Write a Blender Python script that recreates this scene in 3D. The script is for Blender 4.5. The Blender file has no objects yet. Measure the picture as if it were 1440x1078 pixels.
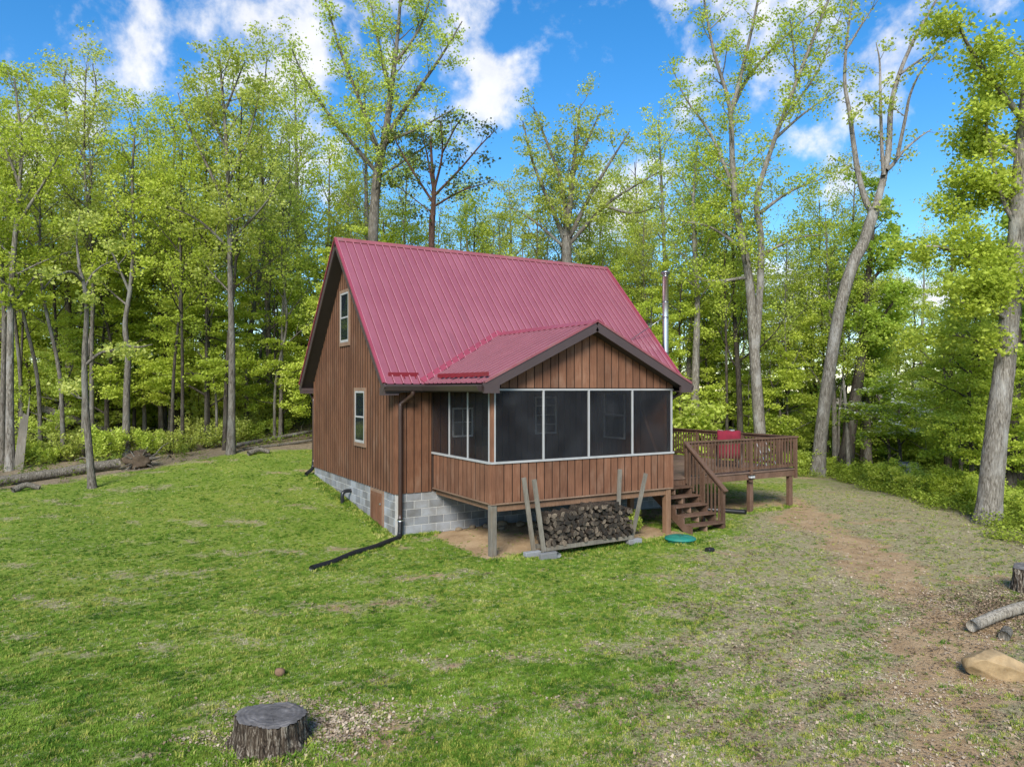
import bpy, bmesh, math, random
import numpy as np
from mathutils import Vector, Matrix

scene = bpy.context.scene
COL = scene.collection
R_ = math.radians

# ------------------------------------------------------------------ camera
CAM = np.array([-6.5724, -16.7711, 2.6052]); YAW, PITCH, FPX = 0.5352, 0.0077, 1007.27
_c, _s, _cp, _sp = math.cos(YAW), math.sin(YAW), math.cos(PITCH), math.sin(PITCH)
RV = np.array([_c, -_s, 0.0]); FV = np.array([_s*_cp, _c*_cp, _sp]); UV = np.array([-_s*_sp, -_c*_sp, _cp])
cd = bpy.data.cameras.new('camera'); cam = bpy.data.objects.new('camera', cd); COL.objects.link(cam)
cd.sensor_width = 36.0; cd.lens = FPX/1440*36.0; cd.clip_end = 3000; cd.clip_start = 0.1
m = Matrix.Identity(4)
for i in range(3):
    m[i][0], m[i][1], m[i][2], m[i][3] = RV[i], UV[i], -FV[i], CAM[i]
cam.matrix_world = m
scene.camera = cam

def ray(x, y): return FV + RV*(x-720)/FPX + UV*(539-y)/FPX
def atd(x, y, D): return CAM + ray(x, y)*D          # survey helper: a sight line at a distance -> a place in the world

# ------------------------------------------------------------------ light
SUN_EL, SUN_AZ = R_(36), math.atan2(-0.66, -0.75)      # azimuth measured from +Y towards +X
sd = bpy.data.lights.new('sun', 'SUN'); sun = bpy.data.objects.new('sun', sd); COL.objects.link(sun)
sd.energy = 2.7; sd.angle = R_(22); sd.color = (1.0, 0.95, 0.86)
sv = Vector((math.sin(SUN_AZ)*math.cos(SUN_EL), math.cos(SUN_AZ)*math.cos(SUN_EL), math.sin(SUN_EL)))
sun.rotation_euler = sv.to_track_quat('Z', 'Y').to_euler()
sun.location = sv*60

scene.view_settings.view_transform = 'Standard'
scene.view_settings.look = 'None'
scene.view_settings.gamma = 1
scene.view_settings.use_curve_mapping = False
scene.view_settings.exposure = 1.2
scene.cycles.max_bounces = 7
scene.cycles.diffuse_bounces = 5
scene.cycles.transparent_max_bounces = 12
scene.cycles.transmission_bounces = 4

class NT:
    """small node-tree helper"""
    def __init__(s, nt): s.nt = nt; s.n = nt.nodes; s.l = nt.links
    def a(s, t, **k):
        n = s.n.new(t)
        for key, v in k.items():
            if key.startswith('i_'):
                kk = key[2:]; kk = int(kk) if kk.isdigit() else kk
                n.inputs[kk].default_value = v
            else: setattr(n, key, v)
        return n
    def k(s, o, i): s.l.new(o, i)
    def math(s, op, a, b=None, c=None, clamp=False):
        n = s.n.new('ShaderNodeMath'); n.operation = op; n.use_clamp = clamp
        for i, v in enumerate((a, b, c)):
            if v is None: continue
            if isinstance(v, (int, float)): n.inputs[i].default_value = v
            else: s.l.new(v, n.inputs[i])
        return n.outputs[0]
    def noise(s, vec, scale, detail=4, rough=.55, dist=0.0):
        n = s.n.new('ShaderNodeTexNoise'); n.inputs['Scale'].default_value = scale
        n.inputs['Detail'].default_value = detail; n.inputs['Roughness'].default_value = rough
        n.inputs['Distortion'].default_value = dist
        if vec is not None: s.l.new(vec, n.inputs['Vector'])
        return n.outputs['Fac']
    def ramp(s, fac, stops, interp='LINEAR'):
        n = s.n.new('ShaderNodeValToRGB'); cr = n.color_ramp; cr.interpolation = interp
        while len(cr.elements) > 1: cr.elements.remove(cr.elements[-1])
        for j, (p, c) in enumerate(stops):
            e = cr.elements[0] if j == 0 else cr.elements.new(p)
            e.position = p; e.color = (*c, 1) if len(c) == 3 else c
        s.l.new(fac, n.inputs[0]); return n.outputs[0]
    def mix(s, fac, a, b, mode='MIX'):
        n = s.n.new('ShaderNodeMix'); n.data_type = 'RGBA'; n.blend_type = mode
        for v, i in ((fac, 0), (a, 6), (b, 7)):
            if isinstance(v, (int, float)): n.inputs[i].default_value = v
            elif isinstance(v, tuple): n.inputs[i].default_value = (*v, 1)
            else: s.l.new(v, n.inputs[i])
        return n.outputs[2]
    def mapr(s, v, a, b, c=0.0, d=1.0, smooth=False):
        n = s.n.new('ShaderNodeMapRange'); n.clamp = True
        if smooth: n.interpolation_type = 'SMOOTHSTEP'
        for i, x in enumerate((a, b, c, d)): n.inputs[i+1].default_value = x
        s.l.new(v, n.inputs[0]); return n.outputs[0]

# world: Nishita sky with broken cumulus
world = bpy.data.worlds.new('World'); scene.world = world; world.use_nodes = True
W = NT(world.node_tree); W.n.clear()
sky = W.a('ShaderNodeTexSky', sky_type='NISHITA', sun_disc=False, sun_elevation=SUN_EL, sun_rotation=SUN_AZ % (2*math.pi),
          altitude=300, air_density=1.0, dust_density=0.3, ozone_density=2.5)
hs = W.a('ShaderNodeHueSaturation', i_Saturation=1.36, i_Value=0.74); W.k(sky.outputs[0], hs.inputs['Color'])
tc = W.a('ShaderNodeTexCoord')
nrm = W.a('ShaderNodeVectorMath', operation='NORMALIZE'); W.k(tc.outputs['Generated'], nrm.inputs[0])
sep = W.a('ShaderNodeSeparateXYZ'); W.k(nrm.outputs[0], sep.inputs[0])
zc = W.math('ADD', W.math('MAXIMUM', sep.outputs['Z'], 0.0), 0.22)
comb = W.a('ShaderNodeCombineXYZ')
W.k(W.math('DIVIDE', sep.outputs['X'], zc), comb.inputs[0]); W.k(W.math('DIVIDE', sep.outputs['Y'], zc), comb.inputs[1])
fb = W.noise(nrm.outputs[0], 7.5, 8, .58, .2)
fine = W.noise(nrm.outputs[0], 21, 6, .6, .1)
dens = None
BLOBS = [(205,75,.075),(270,30,.10),(360,40,.12),(460,15,.13),(430,60,.10),(560,5,.09),(640,5,.065),(700,105,.045),
         (1255,100,.085),(1290,10,.09),(1210,130,.05),(1160,225,.05),(25,190,.07),(340,225,.10),(420,250,.08),(130,185,.03),
         (860,290,.07),(985,100,.05),(1180,250,.05)]
for bx_, by_, br_ in BLOBS:
    d = ray(bx_, by_); d = d/np.linalg.norm(d)
    dt = W.a('ShaderNodeVectorMath', operation='DISTANCE', i_1=tuple(d)); W.k(nrm.outputs[0], dt.inputs[0])
    v = W.math('SUBTRACT', 1.0, W.math('DIVIDE', dt.outputs['Value'], br_))
    dens = v if dens is None else W.math('MAXIMUM', dens, v)
wide = W.noise(comb.outputs[0], 0.9, 3, .5)
dens = W.math('MAXIMUM', dens, W.math('MULTIPLY_ADD', wide, 9.0, -4.9))      # broken cloud all round the sky, cover raised for extra fill light
dens = W.math('MINIMUM', dens, 1.0)
edge = W.math('ADD', W.math('MULTIPLY', dens, 0.55), W.math('MULTIPLY', W.math('SUBTRACT', fb, 0.5), 4.0))
edge = W.math('ADD', edge, W.math('MULTIPLY', W.math('SUBTRACT', fine, 0.5), 1.6))
cf = W.mapr(edge, -0.05, 0.85, 0.0, 0.93, True)
shade = W.ramp(fine, [(.3, (2.9, 3.0, 3.25)), (.75, (4.0, 3.98, 4.05))])
colr = W.mix(cf, hs.outputs[0], shade)
bg = W.a('ShaderNodeBackground', i_Strength=0.128); W.k(colr, bg.inputs[0])
wo = W.a('ShaderNodeOutputWorld'); W.k(bg.outputs[0], wo.inputs[0])

# ------------------------------------------------------------------ materials
MATS = {}
def newmat(name):
    mt = bpy.data.materials.new(name); mt.use_nodes = True
    N = NT(mt.node_tree); N.n.clear()
    out = N.a('ShaderNodeOutputMaterial'); b = N.a('ShaderNodeBsdfPrincipled'); N.k(b.outputs[0], out.inputs[0])
    MATS[name] = mt
    return N, b, out
def stretched(N, sc, kind='Object'):
    t = N.a('ShaderNodeTexCoord'); mp = N.a('ShaderNodeMapping'); mp.inputs['Scale'].default_value = sc
    if kind == 'World':
        g = N.a('ShaderNodeNewGeometry'); N.k(g.outputs['Position'], mp.inputs[0])
    else: N.k(t.outputs[kind], mp.inputs[0])
    return mp.outputs[0]
def bump(N, b, h, strength, dist):
    bn = N.a('ShaderNodeBump', i_Strength=strength, i_Distance=dist); N.k(h, bn.inputs['Height']); N.k(bn.outputs[0], b.inputs['Normal'])

def wood(name, c0, c1, c2, grain=(9, 9, .7), rough=.75, rnd=.35, wear=None, bmp=.4):
    """stained or weathered wood; grain runs along the small-scale axis; each piece differs a little"""
    N, b, _ = newmat(name)
    v = stretched(N, grain, 'World')
    n1 = N.noise(v, 6, 6, .6, .4)
    oi = N.a('ShaderNodeObjectInfo')
    col = N.ramp(n1, [(.25, c0), (.5, c1), (.78, c2)])
    n2 = N.noise(stretched(N, (1, 1, 1), 'World'), 1.3, 5, .6)
    col = N.mix(N.mapr(n2, .35, .7, 0, .55), col, tuple(x*.62 for x in c0), 'MIX')
    if wear: col = N.mix(N.mapr(N.noise(stretched(N, (1.2, 1.2, .5), 'World'), 2.2, 6, .65), .52, .74, 0, .6), col, wear)
    val = N.math('MULTIPLY_ADD', oi.outputs['Random'], rnd, 1-rnd*.5)
    h = N.a('ShaderNodeHueSaturation'); N.k(col, h.inputs['Color']); N.k(val, h.inputs['Value'])
    N.k(h.outputs[0], b.inputs['Base Color']); b.inputs['Roughness'].default_value = rough
    b.inputs['Specular IOR Level'].default_value = .3
    bump(N, b, n1, bmp, .006)
    return MATS[name]
def plain(name, c, rough=.5, metal=0.0, var=.12, scale=3.0, spec=.5, bmp=0.0, dirt=None):
    N, b, _ = newmat(name)
    n = N.noise(stretched(N, (1, 1, 1), 'World'), scale, 6, .6)
    col = N.ramp(n, [(.25, tuple(x*(1-var) for x in c)), (.75, tuple(min(1, x*(1+var)) for x in c))])
    if dirt: col = N.mix(N.mapr(N.noise(stretched(N, (1, 1, .5), 'World'), scale*.8, 7, .7), .5, .75, 0, .7), col, dirt)
    N.k(col, b.inputs['Base Color']); b.inputs['Roughness'].default_value = rough; b.inputs['Metallic'].default_value = metal
    b.inputs['Specular IOR Level'].default_value = spec
    if bmp: bump(N, b, n, bmp, .01)
    return MATS[name]

wood('siding', (0.105, 0.043, 0.021), (0.155, 0.069, 0.036), (0.205, 0.099, 0.055), (7, 7, .5), .8, .22, (0.198, 0.1215, 0.081))
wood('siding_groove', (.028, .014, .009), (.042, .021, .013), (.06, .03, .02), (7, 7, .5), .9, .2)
wood('siding_porch', (0.122, 0.051, 0.027), (0.178, 0.081, 0.044), (0.235, 0.116, 0.068), (7, 7, .5), .8, .34, (0.25, 0.155, 0.105))
wood('trim', (0.189, 0.1155, 0.0735), (0.238, 0.1505, 0.1015), (0.287, 0.196, 0.14), (5, 5, .5), .75, .1)
wood('deck_wood', (0.0782, 0.04324, 0.0276), (0.1242, 0.07176, 0.04692), (0.1702, 0.1058, 0.07268), (4, 4, 4), .6, .3, (0.1748, 0.1104, 0.0828))
wood('deck_floor', (0.128, 0.08, 0.06), (0.176, 0.116, 0.088), (0.224, 0.16, 0.128), (3, 9, 3), .6, .3)
wood('post_brown', (.14, .075, .042), (.21, .12, .07), (.28, .17, .105), (8, 8, .5), .8, .3)
wood('weathered', (0.0975, 0.08625, 0.07125), (0.195, 0.1762, 0.1425), (0.285, 0.2625, 0.2213), (12, 12, .6), .9, .25, (0.15, 0.105, 0.06))
plain('fascia', (0.0558, 0.0378, 0.036), .5, 0, .12, 2)
plain('soffit', (.035, .024, .020), .8)
plain('gutter', (.055, .040, .036), .35, 0, .15, 2)
plain('gutter_inside', (.20, .19, .18), .6)
plain('downspout', (.040, .022, .017), .35)
plain('white_trim', (0.35, 0.35, 0.345), .5, 0, .08, 4, dirt=(0.24, 0.235, 0.22))
plain('white_paint', (.78, .78, .77), .5, 0, .05, 4)
plain('dark_core', (.035, .019, .013), .9)
plain('mortar', (0.375, 0.3675, 0.345), .9, 0, .15, 9)
plain('porch_floor', (.10, .075, .06), .8)
plain('black_plastic', (.012, .013, .015), .38)
plain('snow_red', (.17, .010, .016), .4)
plain('steel', (.62, .63, .64), .36, 1.0, .05)
plain('steel_dark', (.30, .30, .31), .3, 1.0, .05)
plain('green_lid', (0.012, 0.16, 0.12), .5, 0, .12, 6, dirt=(0.048, 0.16, 0.112))
plain('towel', (0.15, 0.007, 0.020), .95, 0, .25, 5, bmp=.5)
plain('towel_pale', (.50, .30, .30), .95, 0, .25, 5)
plain('chair_metal', (.05, .05, .05), .4, .6)
plain('pale_metal', (.55, .56, .58), .4, .4)
plain('interior', (.04, .035, .03), .9)
plain('cord', (.02, .02, .02), .6)

# painted ribbed metal
N, b, _ = newmat('red_roof')
n = N.noise(stretched(N, (.7, .35, .35), 'World'), 1.5, 5, .6)
n2 = N.noise(stretched(N, (5, .6, .6), 'World'), 1.2, 6, .65)
col = N.ramp(n, [(.3, (.215, .058, .078)), (.7, (.265, .084, .108))])
col = N.mix(N.mapr(n2, .52, .75, 0, .3), col, (.31, .11, .14))
n3 = N.noise(stretched(N, (2.2, .5, .5), 'World'), 1.1, 7, .7)
col = N.mix(N.mapr(n3, .56, .78, 0, .45), col, (.115, .055, .062))
N.k(col, b.inputs['Base Color']); b.inputs['Roughness'].default_value = .33; b.inputs['Specular IOR Level'].default_value = .9
bump(N, b, N.noise(stretched(N, (1, .4, .4), 'World'), 2.0, 3, .5), .35, .03)
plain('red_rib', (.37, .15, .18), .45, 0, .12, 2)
plain('red_rib_side', (.13, .028, .040), .5, 0, .12, 2)
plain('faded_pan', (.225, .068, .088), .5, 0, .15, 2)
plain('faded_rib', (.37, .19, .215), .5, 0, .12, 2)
plain('faded_rib_side', (.15, .040, .054), .5, 0, .12, 2)
plain('red_trim', (0.2448, 0.0432, 0.0684), .4, 0, .12, 2)
plain('ridge_trim', (0.225, 0.06375, 0.075), .5, 0, .15, 2, dirt=(0.225, 0.15, 0.1275))

# concrete block
N, b, _ = newmat('block')
v = stretched(N, (1, 1, 1), 'World')
n = N.noise(v, 60, 4, .7); n2 = N.noise(v, 1.7, 6, .6)
oi = N.a('ShaderNodeObjectInfo')
col = N.ramp(n, [(.3, (.18, .193, .21)), (.7, (.29, .303, .32))])
col = N.mix(N.mapr(n2, .40, .62, 0, .75), col, (.145, .135, .118))
h = N.a('ShaderNodeHueSaturation'); N.k(col, h.inputs['Color']); N.k(N.math('MULTIPLY_ADD', oi.outputs['Random'], .55, .68), h.inputs['Value'])
N.k(h.outputs[0], b.inputs['Base Color']); b.inputs['Roughness'].default_value = .95; bump(N, b, n, .5, .006)

# window glass: dark room behind a reflecting pane
N, b, out = newmat('glass')
b.inputs['Base Color'].default_value = (.012, .017, .022, 1); b.inputs['Roughness'].default_value = .06; b.inputs['Specular IOR Level'].default_value = .6
# insect screen: fine black mesh
N, b, out = newmat('screen')
tr = N.a('ShaderNodeBsdfTransparent'); mx = N.a('ShaderNodeMixShader', i_0=.62)
wv = N.noise(stretched(N, (1, 1, 1), 'World'), 1.4, 4, .6)
N.k(N.ramp(wv, [(.35, (.010, .011, .014)), (.7, (.026, .027, .031))]), b.inputs['Base Color']); b.inputs['Roughness'].default_value = .55; b.inputs['Specular IOR Level'].default_value = .35
N.k(N.mapr(wv, .3, .7, .30, .52), mx.inputs[0])
N.k(tr.outputs[0], mx.inputs[1]); N.k(b.outputs[0], mx.inputs[2]); N.k(mx.outputs[0], out.inputs[0])

def bark(name, dark, mid, light, scale=1.0, lichen=None):
    N, b, _ = newmat(name)
    v = stretched(N, (9*scale, 9*scale, 1.5*scale), 'World')
    n = N.noise(v, 3, 6, .65, .6); n2 = N.noise(stretched(N, (1, 1, .4), 'World'), 2.5, 5, .6)
    col = N.ramp(n, [(.36, dark), (.5, mid), (.66, light)])
    col = N.mix(N.mapr(N.noise(stretched(N, (1.4, 1.4, .6), 'World'), 3.1, 5, .65), .5, .66, 0, .6), col, tuple((q+w_)*.5 for q, w_ in zip(dark, mid)))
    if lichen: col = N.mix(N.mapr(n2, .5, .68, 0, .75), col, lichen)
    N.k(col, b.inputs['Base Color']); b.inputs['Roughness'].default_value = .95; b.inputs['Specular IOR Level'].default_value = .15
    bump(N, b, n, .9, .04)
bark('bark_grey', (.050, .042, .033), (.125, .110, .090), (.23, .208, .175), 1, (.20, .20, .18))
bark('bark_pale', (.065, .055, .043), (.17, .152, .125), (.31, .285, .245), 1, (.32, .31, .285))
bark('bark_dark', (.022, .018, .014), (.055, .045, .035), (.11, .092, .075), 1, (.10, .10, .075))
bark('bark_red', (.028, .016, .011), (.075, .042, .030), (.13, .078, .056), 1)
bark('bark_log', (.05, .043, .034), (.15, .132, .105), (.30, .275, .23), 1.5)

def leafmat(name, c0, c1, c2, trans=.42):
    N, b, out = newmat(name)
    g = N.a('ShaderNodeNewGeometry'); oi = N.a('ShaderNodeObjectInfo')
    n = N.noise(stretched(N, (1, 1, 1), 'World'), .45, 3, .5)
    f = N.math('ADD', N.math('MULTIPLY', g.outputs['Random Per Island'], .45), N.math('MULTIPLY', n, .9))
    f = N.math('ADD', f, N.math('MULTIPLY_ADD', oi.outputs['Random'], .42, -.38))
    col = N.ramp(f, [(.15, c0), (.5, c1), (.9, c2)])
    N.k(col, b.inputs['Base Color']); b.inputs['Roughness'].default_value = .55; b.inputs['Specular IOR Level'].default_value = .25
    t = N.a('ShaderNodeBsdfTranslucent'); N.k(N.mix(.5, col, (.68, .78, .10)), t.inputs[0])
    mx = N.a('ShaderNodeMixShader', i_0=trans); N.k(b.outputs[0], mx.inputs[1]); N.k(t.outputs[0], mx.inputs[2]); N.k(mx.outputs[0], out.inputs[0])
leafmat('leaf_lime', (.32, .40, .050), (.49, .575, .074), (.64, .69, .16), .52)
leafmat('leaf_mid', (.28, .37, .052), (.44, .54, .082), (.59, .66, .16), .52)
leafmat('leaf_olive', (.28, .33, .068), (.43, .48, .10), (.58, .61, .18), .52)
leafmat('leaf_deep', (.16, .26, .036), (.28, .41, .052), (.41, .53, .085), .52)
leafmat('needle', (.035, .055, .025), (.06, .085, .035), (.10, .125, .05), .3)
leafmat('petal', (.55, .56, .50), (.68, .69, .62), (.75, .76, .70), .3)

# ------------------------------------------------------------------ mesh helpers
def tag(o, label=None, cat=None, group=None, kind=None):
    for k, v in (('label', label), ('category', cat), ('group', group), ('kind', kind)):
        if v: o[k] = v
    return o
def link(name, me, parent=None, loc=(0, 0, 0)):
    o = bpy.data.objects.new(name, me); COL.objects.link(o); o.location = loc
    if parent is not None:
        o.parent = parent
        o.matrix_parent_inverse = Matrix.Translation(-Vector(world_loc(parent)))
    return o
def world_loc(o):
    return o['_w'] if '_w' in o else tuple(o.location)
def thing(name, loc, label, cat, group=None):
    o = bpy.data.objects.new(name, None); o.empty_display_size = .2; COL.objects.link(o); o.location = loc
    return tag(o, label, cat, group)
def mesh(name, vs, fs, mat, smooth=False):
    me = bpy.data.meshes.new(name); me.from_pydata([tuple(map(float, v)) for v in vs], [], fs)
    for mm in (mat if isinstance(mat, (list, tuple)) else [mat]): me.materials.append(MATS[mm])
    if smooth: me.polygons.foreach_set('use_smooth', [True]*len(me.polygons))
    me.update(); return me
def part(name, vs, fs, mat, parent=None, smooth=False):
    """one mesh given in world coordinates"""
    vs = np.asarray(vs, float); c = vs.mean(0)
    o = link(name, mesh(name, vs-c, fs, mat, smooth), None, tuple(c))
    if parent is not None: setparent(o, parent)
    return o
def setparent(o, parent):
    o.parent = parent
    # every transform in this script is a pure translation above the leaves
    t = Vector((0, 0, 0)); p = parent
    while p is not None: t += p.location if p.parent is None else (p.matrix_parent_inverse.translation + p.location); p = p.parent
    o.matrix_parent_inverse = Matrix.Translation(-t)
BOXF = [(0,3,2,1),(4,5,6,7),(0,1,5,4),(1,2,6,5),(2,3,7,6),(3,0,4,7)]
_cache = {}
def box(name, x0, x1, y0, y1, z0, z1, mat, parent=None, bev=0.0):
    d = (round(x1-x0, 4), round(y1-y0, 4), round(z1-z0, 4), mat, bev)
    me = _cache.get(d)
    if me is None:
        a, b_, c = d[0]/2, d[1]/2, d[2]/2
        me = mesh(name, [(-a,-b_,-c),(a,-b_,-c),(a,b_,-c),(-a,b_,-c),(-a,-b_,c),(a,-b_,c),(a,b_,c),(-a,b_,c)], BOXF, mat)
        if bev:
            bm = bmesh.new(); bm.from_mesh(me)
            bmesh.ops.bevel(bm, geom=bm.edges[:], offset=bev, segments=1, affect='EDGES'); bm.to_mesh(me); bm.free()
        _cache[d] = me
    o = link(name, me, None, ((x0+x1)/2, (y0+y1)/2, (z0+z1)/2))
    if parent is not None: setparent(o, parent)
    return o
def beam(name, p0, p1, w, h, mat, parent=None, upv=(0, 0, 1)):
    p0, p1 = np.array(p0, float), np.array(p1, float); d = p1-p0; d /= np.linalg.norm(d)
    s = np.cross(d, upv); s /= np.linalg.norm(s); u = np.cross(s, d)
    vs = [p+s*a*w/2+u*b_*h/2 for p in (p0, p1) for a, b_ in ((-1,-1),(1,-1),(1,1),(-1,1))]
    return part(name, vs, BOXF, mat, parent)
def prism(name, poly, axis, a0, a1, mat, parent=None):
    """polygon (list of 2-D points) extruded along an axis: 'x' -> points are (y,z); 'y' -> (x,z); 'z' -> (x,y)"""
    n = len(poly); vs = []
    for a in (a0, a1):
        for p in poly:
            vs.append({'x': (a, p[0], p[1]), 'y': (p[0], a, p[1]), 'z': (p[0], p[1], a)}[axis])
    fs = [tuple(range(n))[::-1], tuple(range(n, 2*n))] + [(i, (i+1) % n, n+(i+1) % n, n+i) for i in range(n)]
    o = part(name, vs, fs, mat, parent)
    bm = bmesh.new(); bm.from_mesh(o.data); bmesh.ops.recalc_face_normals(bm, faces=bm.faces[:]); bm.to_mesh(o.data); bm.free()
    return o
def tube_arrays(pts, rad, sides):
    pts = np.asarray(pts, float); n = len(pts)
    t = np.gradient(pts, axis=0); t /= np.linalg.norm(t, axis=1)[:, None]+1e-9
    ref = np.array([1., .13, .07]) if abs(t[0][2]) > .6 else np.array([.05, .1, 1.])
    a = np.cross(t, ref); a /= np.linalg.norm(a, axis=1)[:, None]+1e-9; b_ = np.cross(t, a)
    th = np.linspace(0, 2*np.pi, sides, endpoint=False)
    v = pts[:, None, :] + np.asarray(rad)[:, None, None]*(a[:, None, :]*np.cos(th)[None, :, None]+b_[:, None, :]*np.sin(th)[None, :, None])
    i = np.arange(n-1)[:, None]*sides; j = np.arange(sides)[None, :]; j2 = (j+1) % sides
    f = np.stack([i+j, i+j2, i+sides+j2, i+sides+j], -1).reshape(-1, 4)
    return v.reshape(-1, 3), f
def tube(name, pts, rad, mat, parent=None, sides=12, caps=True, smooth=True):
    pts = np.asarray(pts, float); rad = np.full(len(pts), rad) if np.isscalar(rad) else np.asarray(rad)
    v, f = tube_arrays(pts, rad, sides); fs = [tuple(x) for x in f.tolist()]
    if caps: fs += [tuple(range(sides)), tuple(range(len(v)-sides, len(v)))[::-1]]
    o = part(name, v, fs, mat, parent, smooth)
    return o
def spline(cp, n=8):
    """Catmull-Rom through control points"""
    cp = np.asarray(cp, float); P = np.vstack([2*cp[0]-cp[1], cp, 2*cp[-1]-cp[-2]]); out = []
    for i in range(1, len(P)-2):
        for t in np.linspace(0, 1, n, endpoint=False):
            a, b_, c, d = P[i-1], P[i], P[i+1], P[i+2]
            out.append(.5*((2*b_)+(-a+c)*t+(2*a-5*b_+4*c-d)*t*t+(-a+3*b_-3*c+d)*t**3))
    out.append(cp[-1]); return np.array(out)
def fastmesh(name, v, f, mat, smooth=False):
    v = np.asarray(v, np.float32); f = np.asarray(f, np.int32); k = f.shape[1]
    me = bpy.data.meshes.new(name); me.vertices.add(len(v)); me.vertices.foreach_set('co', v.ravel())
    me.loops.add(f.size); me.loops.foreach_set('vertex_index', f.ravel()); me.polygons.add(len(f))
    me.polygons.foreach_set('loop_start', np.arange(len(f), dtype=np.int32)*k)
    me.update(calc_edges=True)
    if smooth: me.polygons.foreach_set('use_smooth', np.ones(len(f), bool))
    me.materials.append(MATS[mat]); return me

# ------------------------------------------------------------------ ground
_rs = np.random.RandomState(5)
_wk = _rs.normal(0, 1, (24, 2)); _wk /= np.linalg.norm(_wk, axis=1)[:, None]; _wp = _rs.uniform(0, 6.28, 24)
def wav(x, y, scale, k0=0):
    """smooth pseudo-noise in about -1..1"""
    s = 0
    for i in range(8):
        j = (k0*5+i) % 24; fr = scale*(1+.37*i)
        s = s+np.sin((x*_wk[j, 0]+y*_wk[j, 1])*fr+_wp[j]+k0)/(1+.35*i)
    return s/3.2
def gz0(x, y):
    x = np.asarray(x, float); y = np.asarray(y, float)
    ye = 25*(1-np.exp(-np.maximum(y, 0)/25))
    fx = np.where(x < 0, np.clip(1+x/15, .35, 1), np.clip(1-(x-4)/8, .2, 1))
    return -1.06+.125*ye*fx-.05*np.clip(x-17, 0, 40)
def gz(x, y):
    x = np.asarray(x, float); y = np.asarray(y, float)
    z = gz0(x, y)+.035*wav(x, y, .9, 1)+.012*wav(x, y, 4.2, 2)
    under = np.exp(-(((x-2.6)/1.6)**2+((y+1.0)/1.0)**2)**2)       # the mound of loose soil under the porch
    z = z+.12*under
    return z
LAWN = np.array([(-30, -40), (-30, 8), (-14, 10.2), (-8.93, 10.95), (-5.78, 11.4), (-3.96, 11.9), (-1.66, 12.6), (1.15, 12.6), (6, 12.0), (12, 9.5),
                 (17, 6.2), (19.6, 3.4), (20.0, 1.6), (17.6, -1.9), (16.4, -4.4), (13.8, -7.1), (12.4, -8.4), (11.5, -12), (16, -40)])
def polydist(x, y, P):
    """signed distance, positive inside"""
    x = np.asarray(x, float); y = np.asarray(y, float); d = np.full(x.shape, 1e9); ins = np.zeros(x.shape, bool)
    for i in range(len(P)):
        a, b_ = P[i], P[(i+1) % len(P)]; e = b_-a
        t = np.clip(((x-a[0])*e[0]+(y-a[1])*e[1])/(e@e), 0, 1)
        d = np.minimum(d, np.hypot(x-a[0]-t*e[0], y-a[1]-t*e[1]))
        c = ((a[1] > y) != (b_[1] > y)) & (x < e[0]*(y-a[1])/(e[1]+1e-12)+a[0]); ins ^= c
    return np.where(ins, d, -d)
def linedist(x, y, P):
    d = np.full(np.shape(x), 1e9)
    for a, b_ in zip(P[:-1], P[1:]):
        e = b_-a; t = np.clip(((x-a[0])*e[0]+(y-a[1])*e[1])/(e@e), 0, 1)
        d = np.minimum(d, np.hypot(x-a[0]-t*e[0], y-a[1]-t*e[1]))
    return d
PATH = np.array([(13.5, -1.0), (11.2, -3.4), (9.0, -6.3), (7.1, -8.6), (5.2, -10.4), (2.6, -11.9), (.6, -12.8), (-2, -14)])
def sstep(a, b_, v): t = np.clip((v-a)/(b_-a), 0, 1); return t*t*(3-2*t)
def masks(x, y):
    """forest floor 0..1, bare soil 0..1, thin and dry 0..1"""
    w1 = wav(x, y, 1.1, 3); w2 = wav(x, y, 3.1, 4); w3 = wav(x, y, 7.5, 7)
    pd = polydist(x, y, LAWN)+.5*w1+.25*w2
    forest = sstep(.35, -.5, pd)
    ld = linedist(x, y, PATH)
    soil = sstep(1.05, .15, ld+.6*w1+.5*w2+.35*w3)*(.88+.3*w2+.25*w3)
    under = sstep(.15, -.15, np.maximum(np.abs(x-3.6)-2.8-.1*w2, np.abs(y+1.55)-1.75-.15*w1))
    soil = np.maximum(soil, under)
    deck = sstep(.3, -.4, np.maximum(np.abs(x-9.6)-2.7, np.abs(y-.5)-2.0)+.3*w2)
    soil = np.maximum(soil, deck*.8)
    st = sstep(.95, .2, np.hypot((x+4.0)/1.3, y+9.3)+.3*w2)
    soil = np.maximum(soil, st*.75)
    soil = np.maximum(soil, .9*sstep(1.0, .3, np.hypot((x-8.3)/1.5, (y+7.2)/1.0)+.4*w2+.3*w3))
    soil = np.maximum(soil, sstep(.50, .85, w1*.6+w2*.55+.35*w3+.25*sstep(-6, -1, x)-.18)*.65)
    lg = sstep(2.4, 1.0, np.hypot(x-6.9, (y+10.6)*1.1)+.5*w2)
    # towards the drive the sward is thin and strawy
    side = (x+8.0)*.52+(y+13.5)*-.62
    dry = .85*sstep(-.3, 3.4, side+1.5*w1+1.3*w2+.9*w3-.30*np.maximum(y+8, 0)+.25)
    dry = np.maximum(dry, sstep(2.8, .8, ld+.9*w1+.5*w2+.3*w3)*.8)
    dry = np.maximum(dry, lg)
    dry = np.maximum(dry, .60*sstep(.10, .6, w2*.6+w1*.5+.3*w3))
    dry = np.maximum(dry, .45*sstep(12, 17, x+1.5*w1))
    return forest, np.clip(soil, 0, 1), np.clip(dry, 0, 1)

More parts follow.
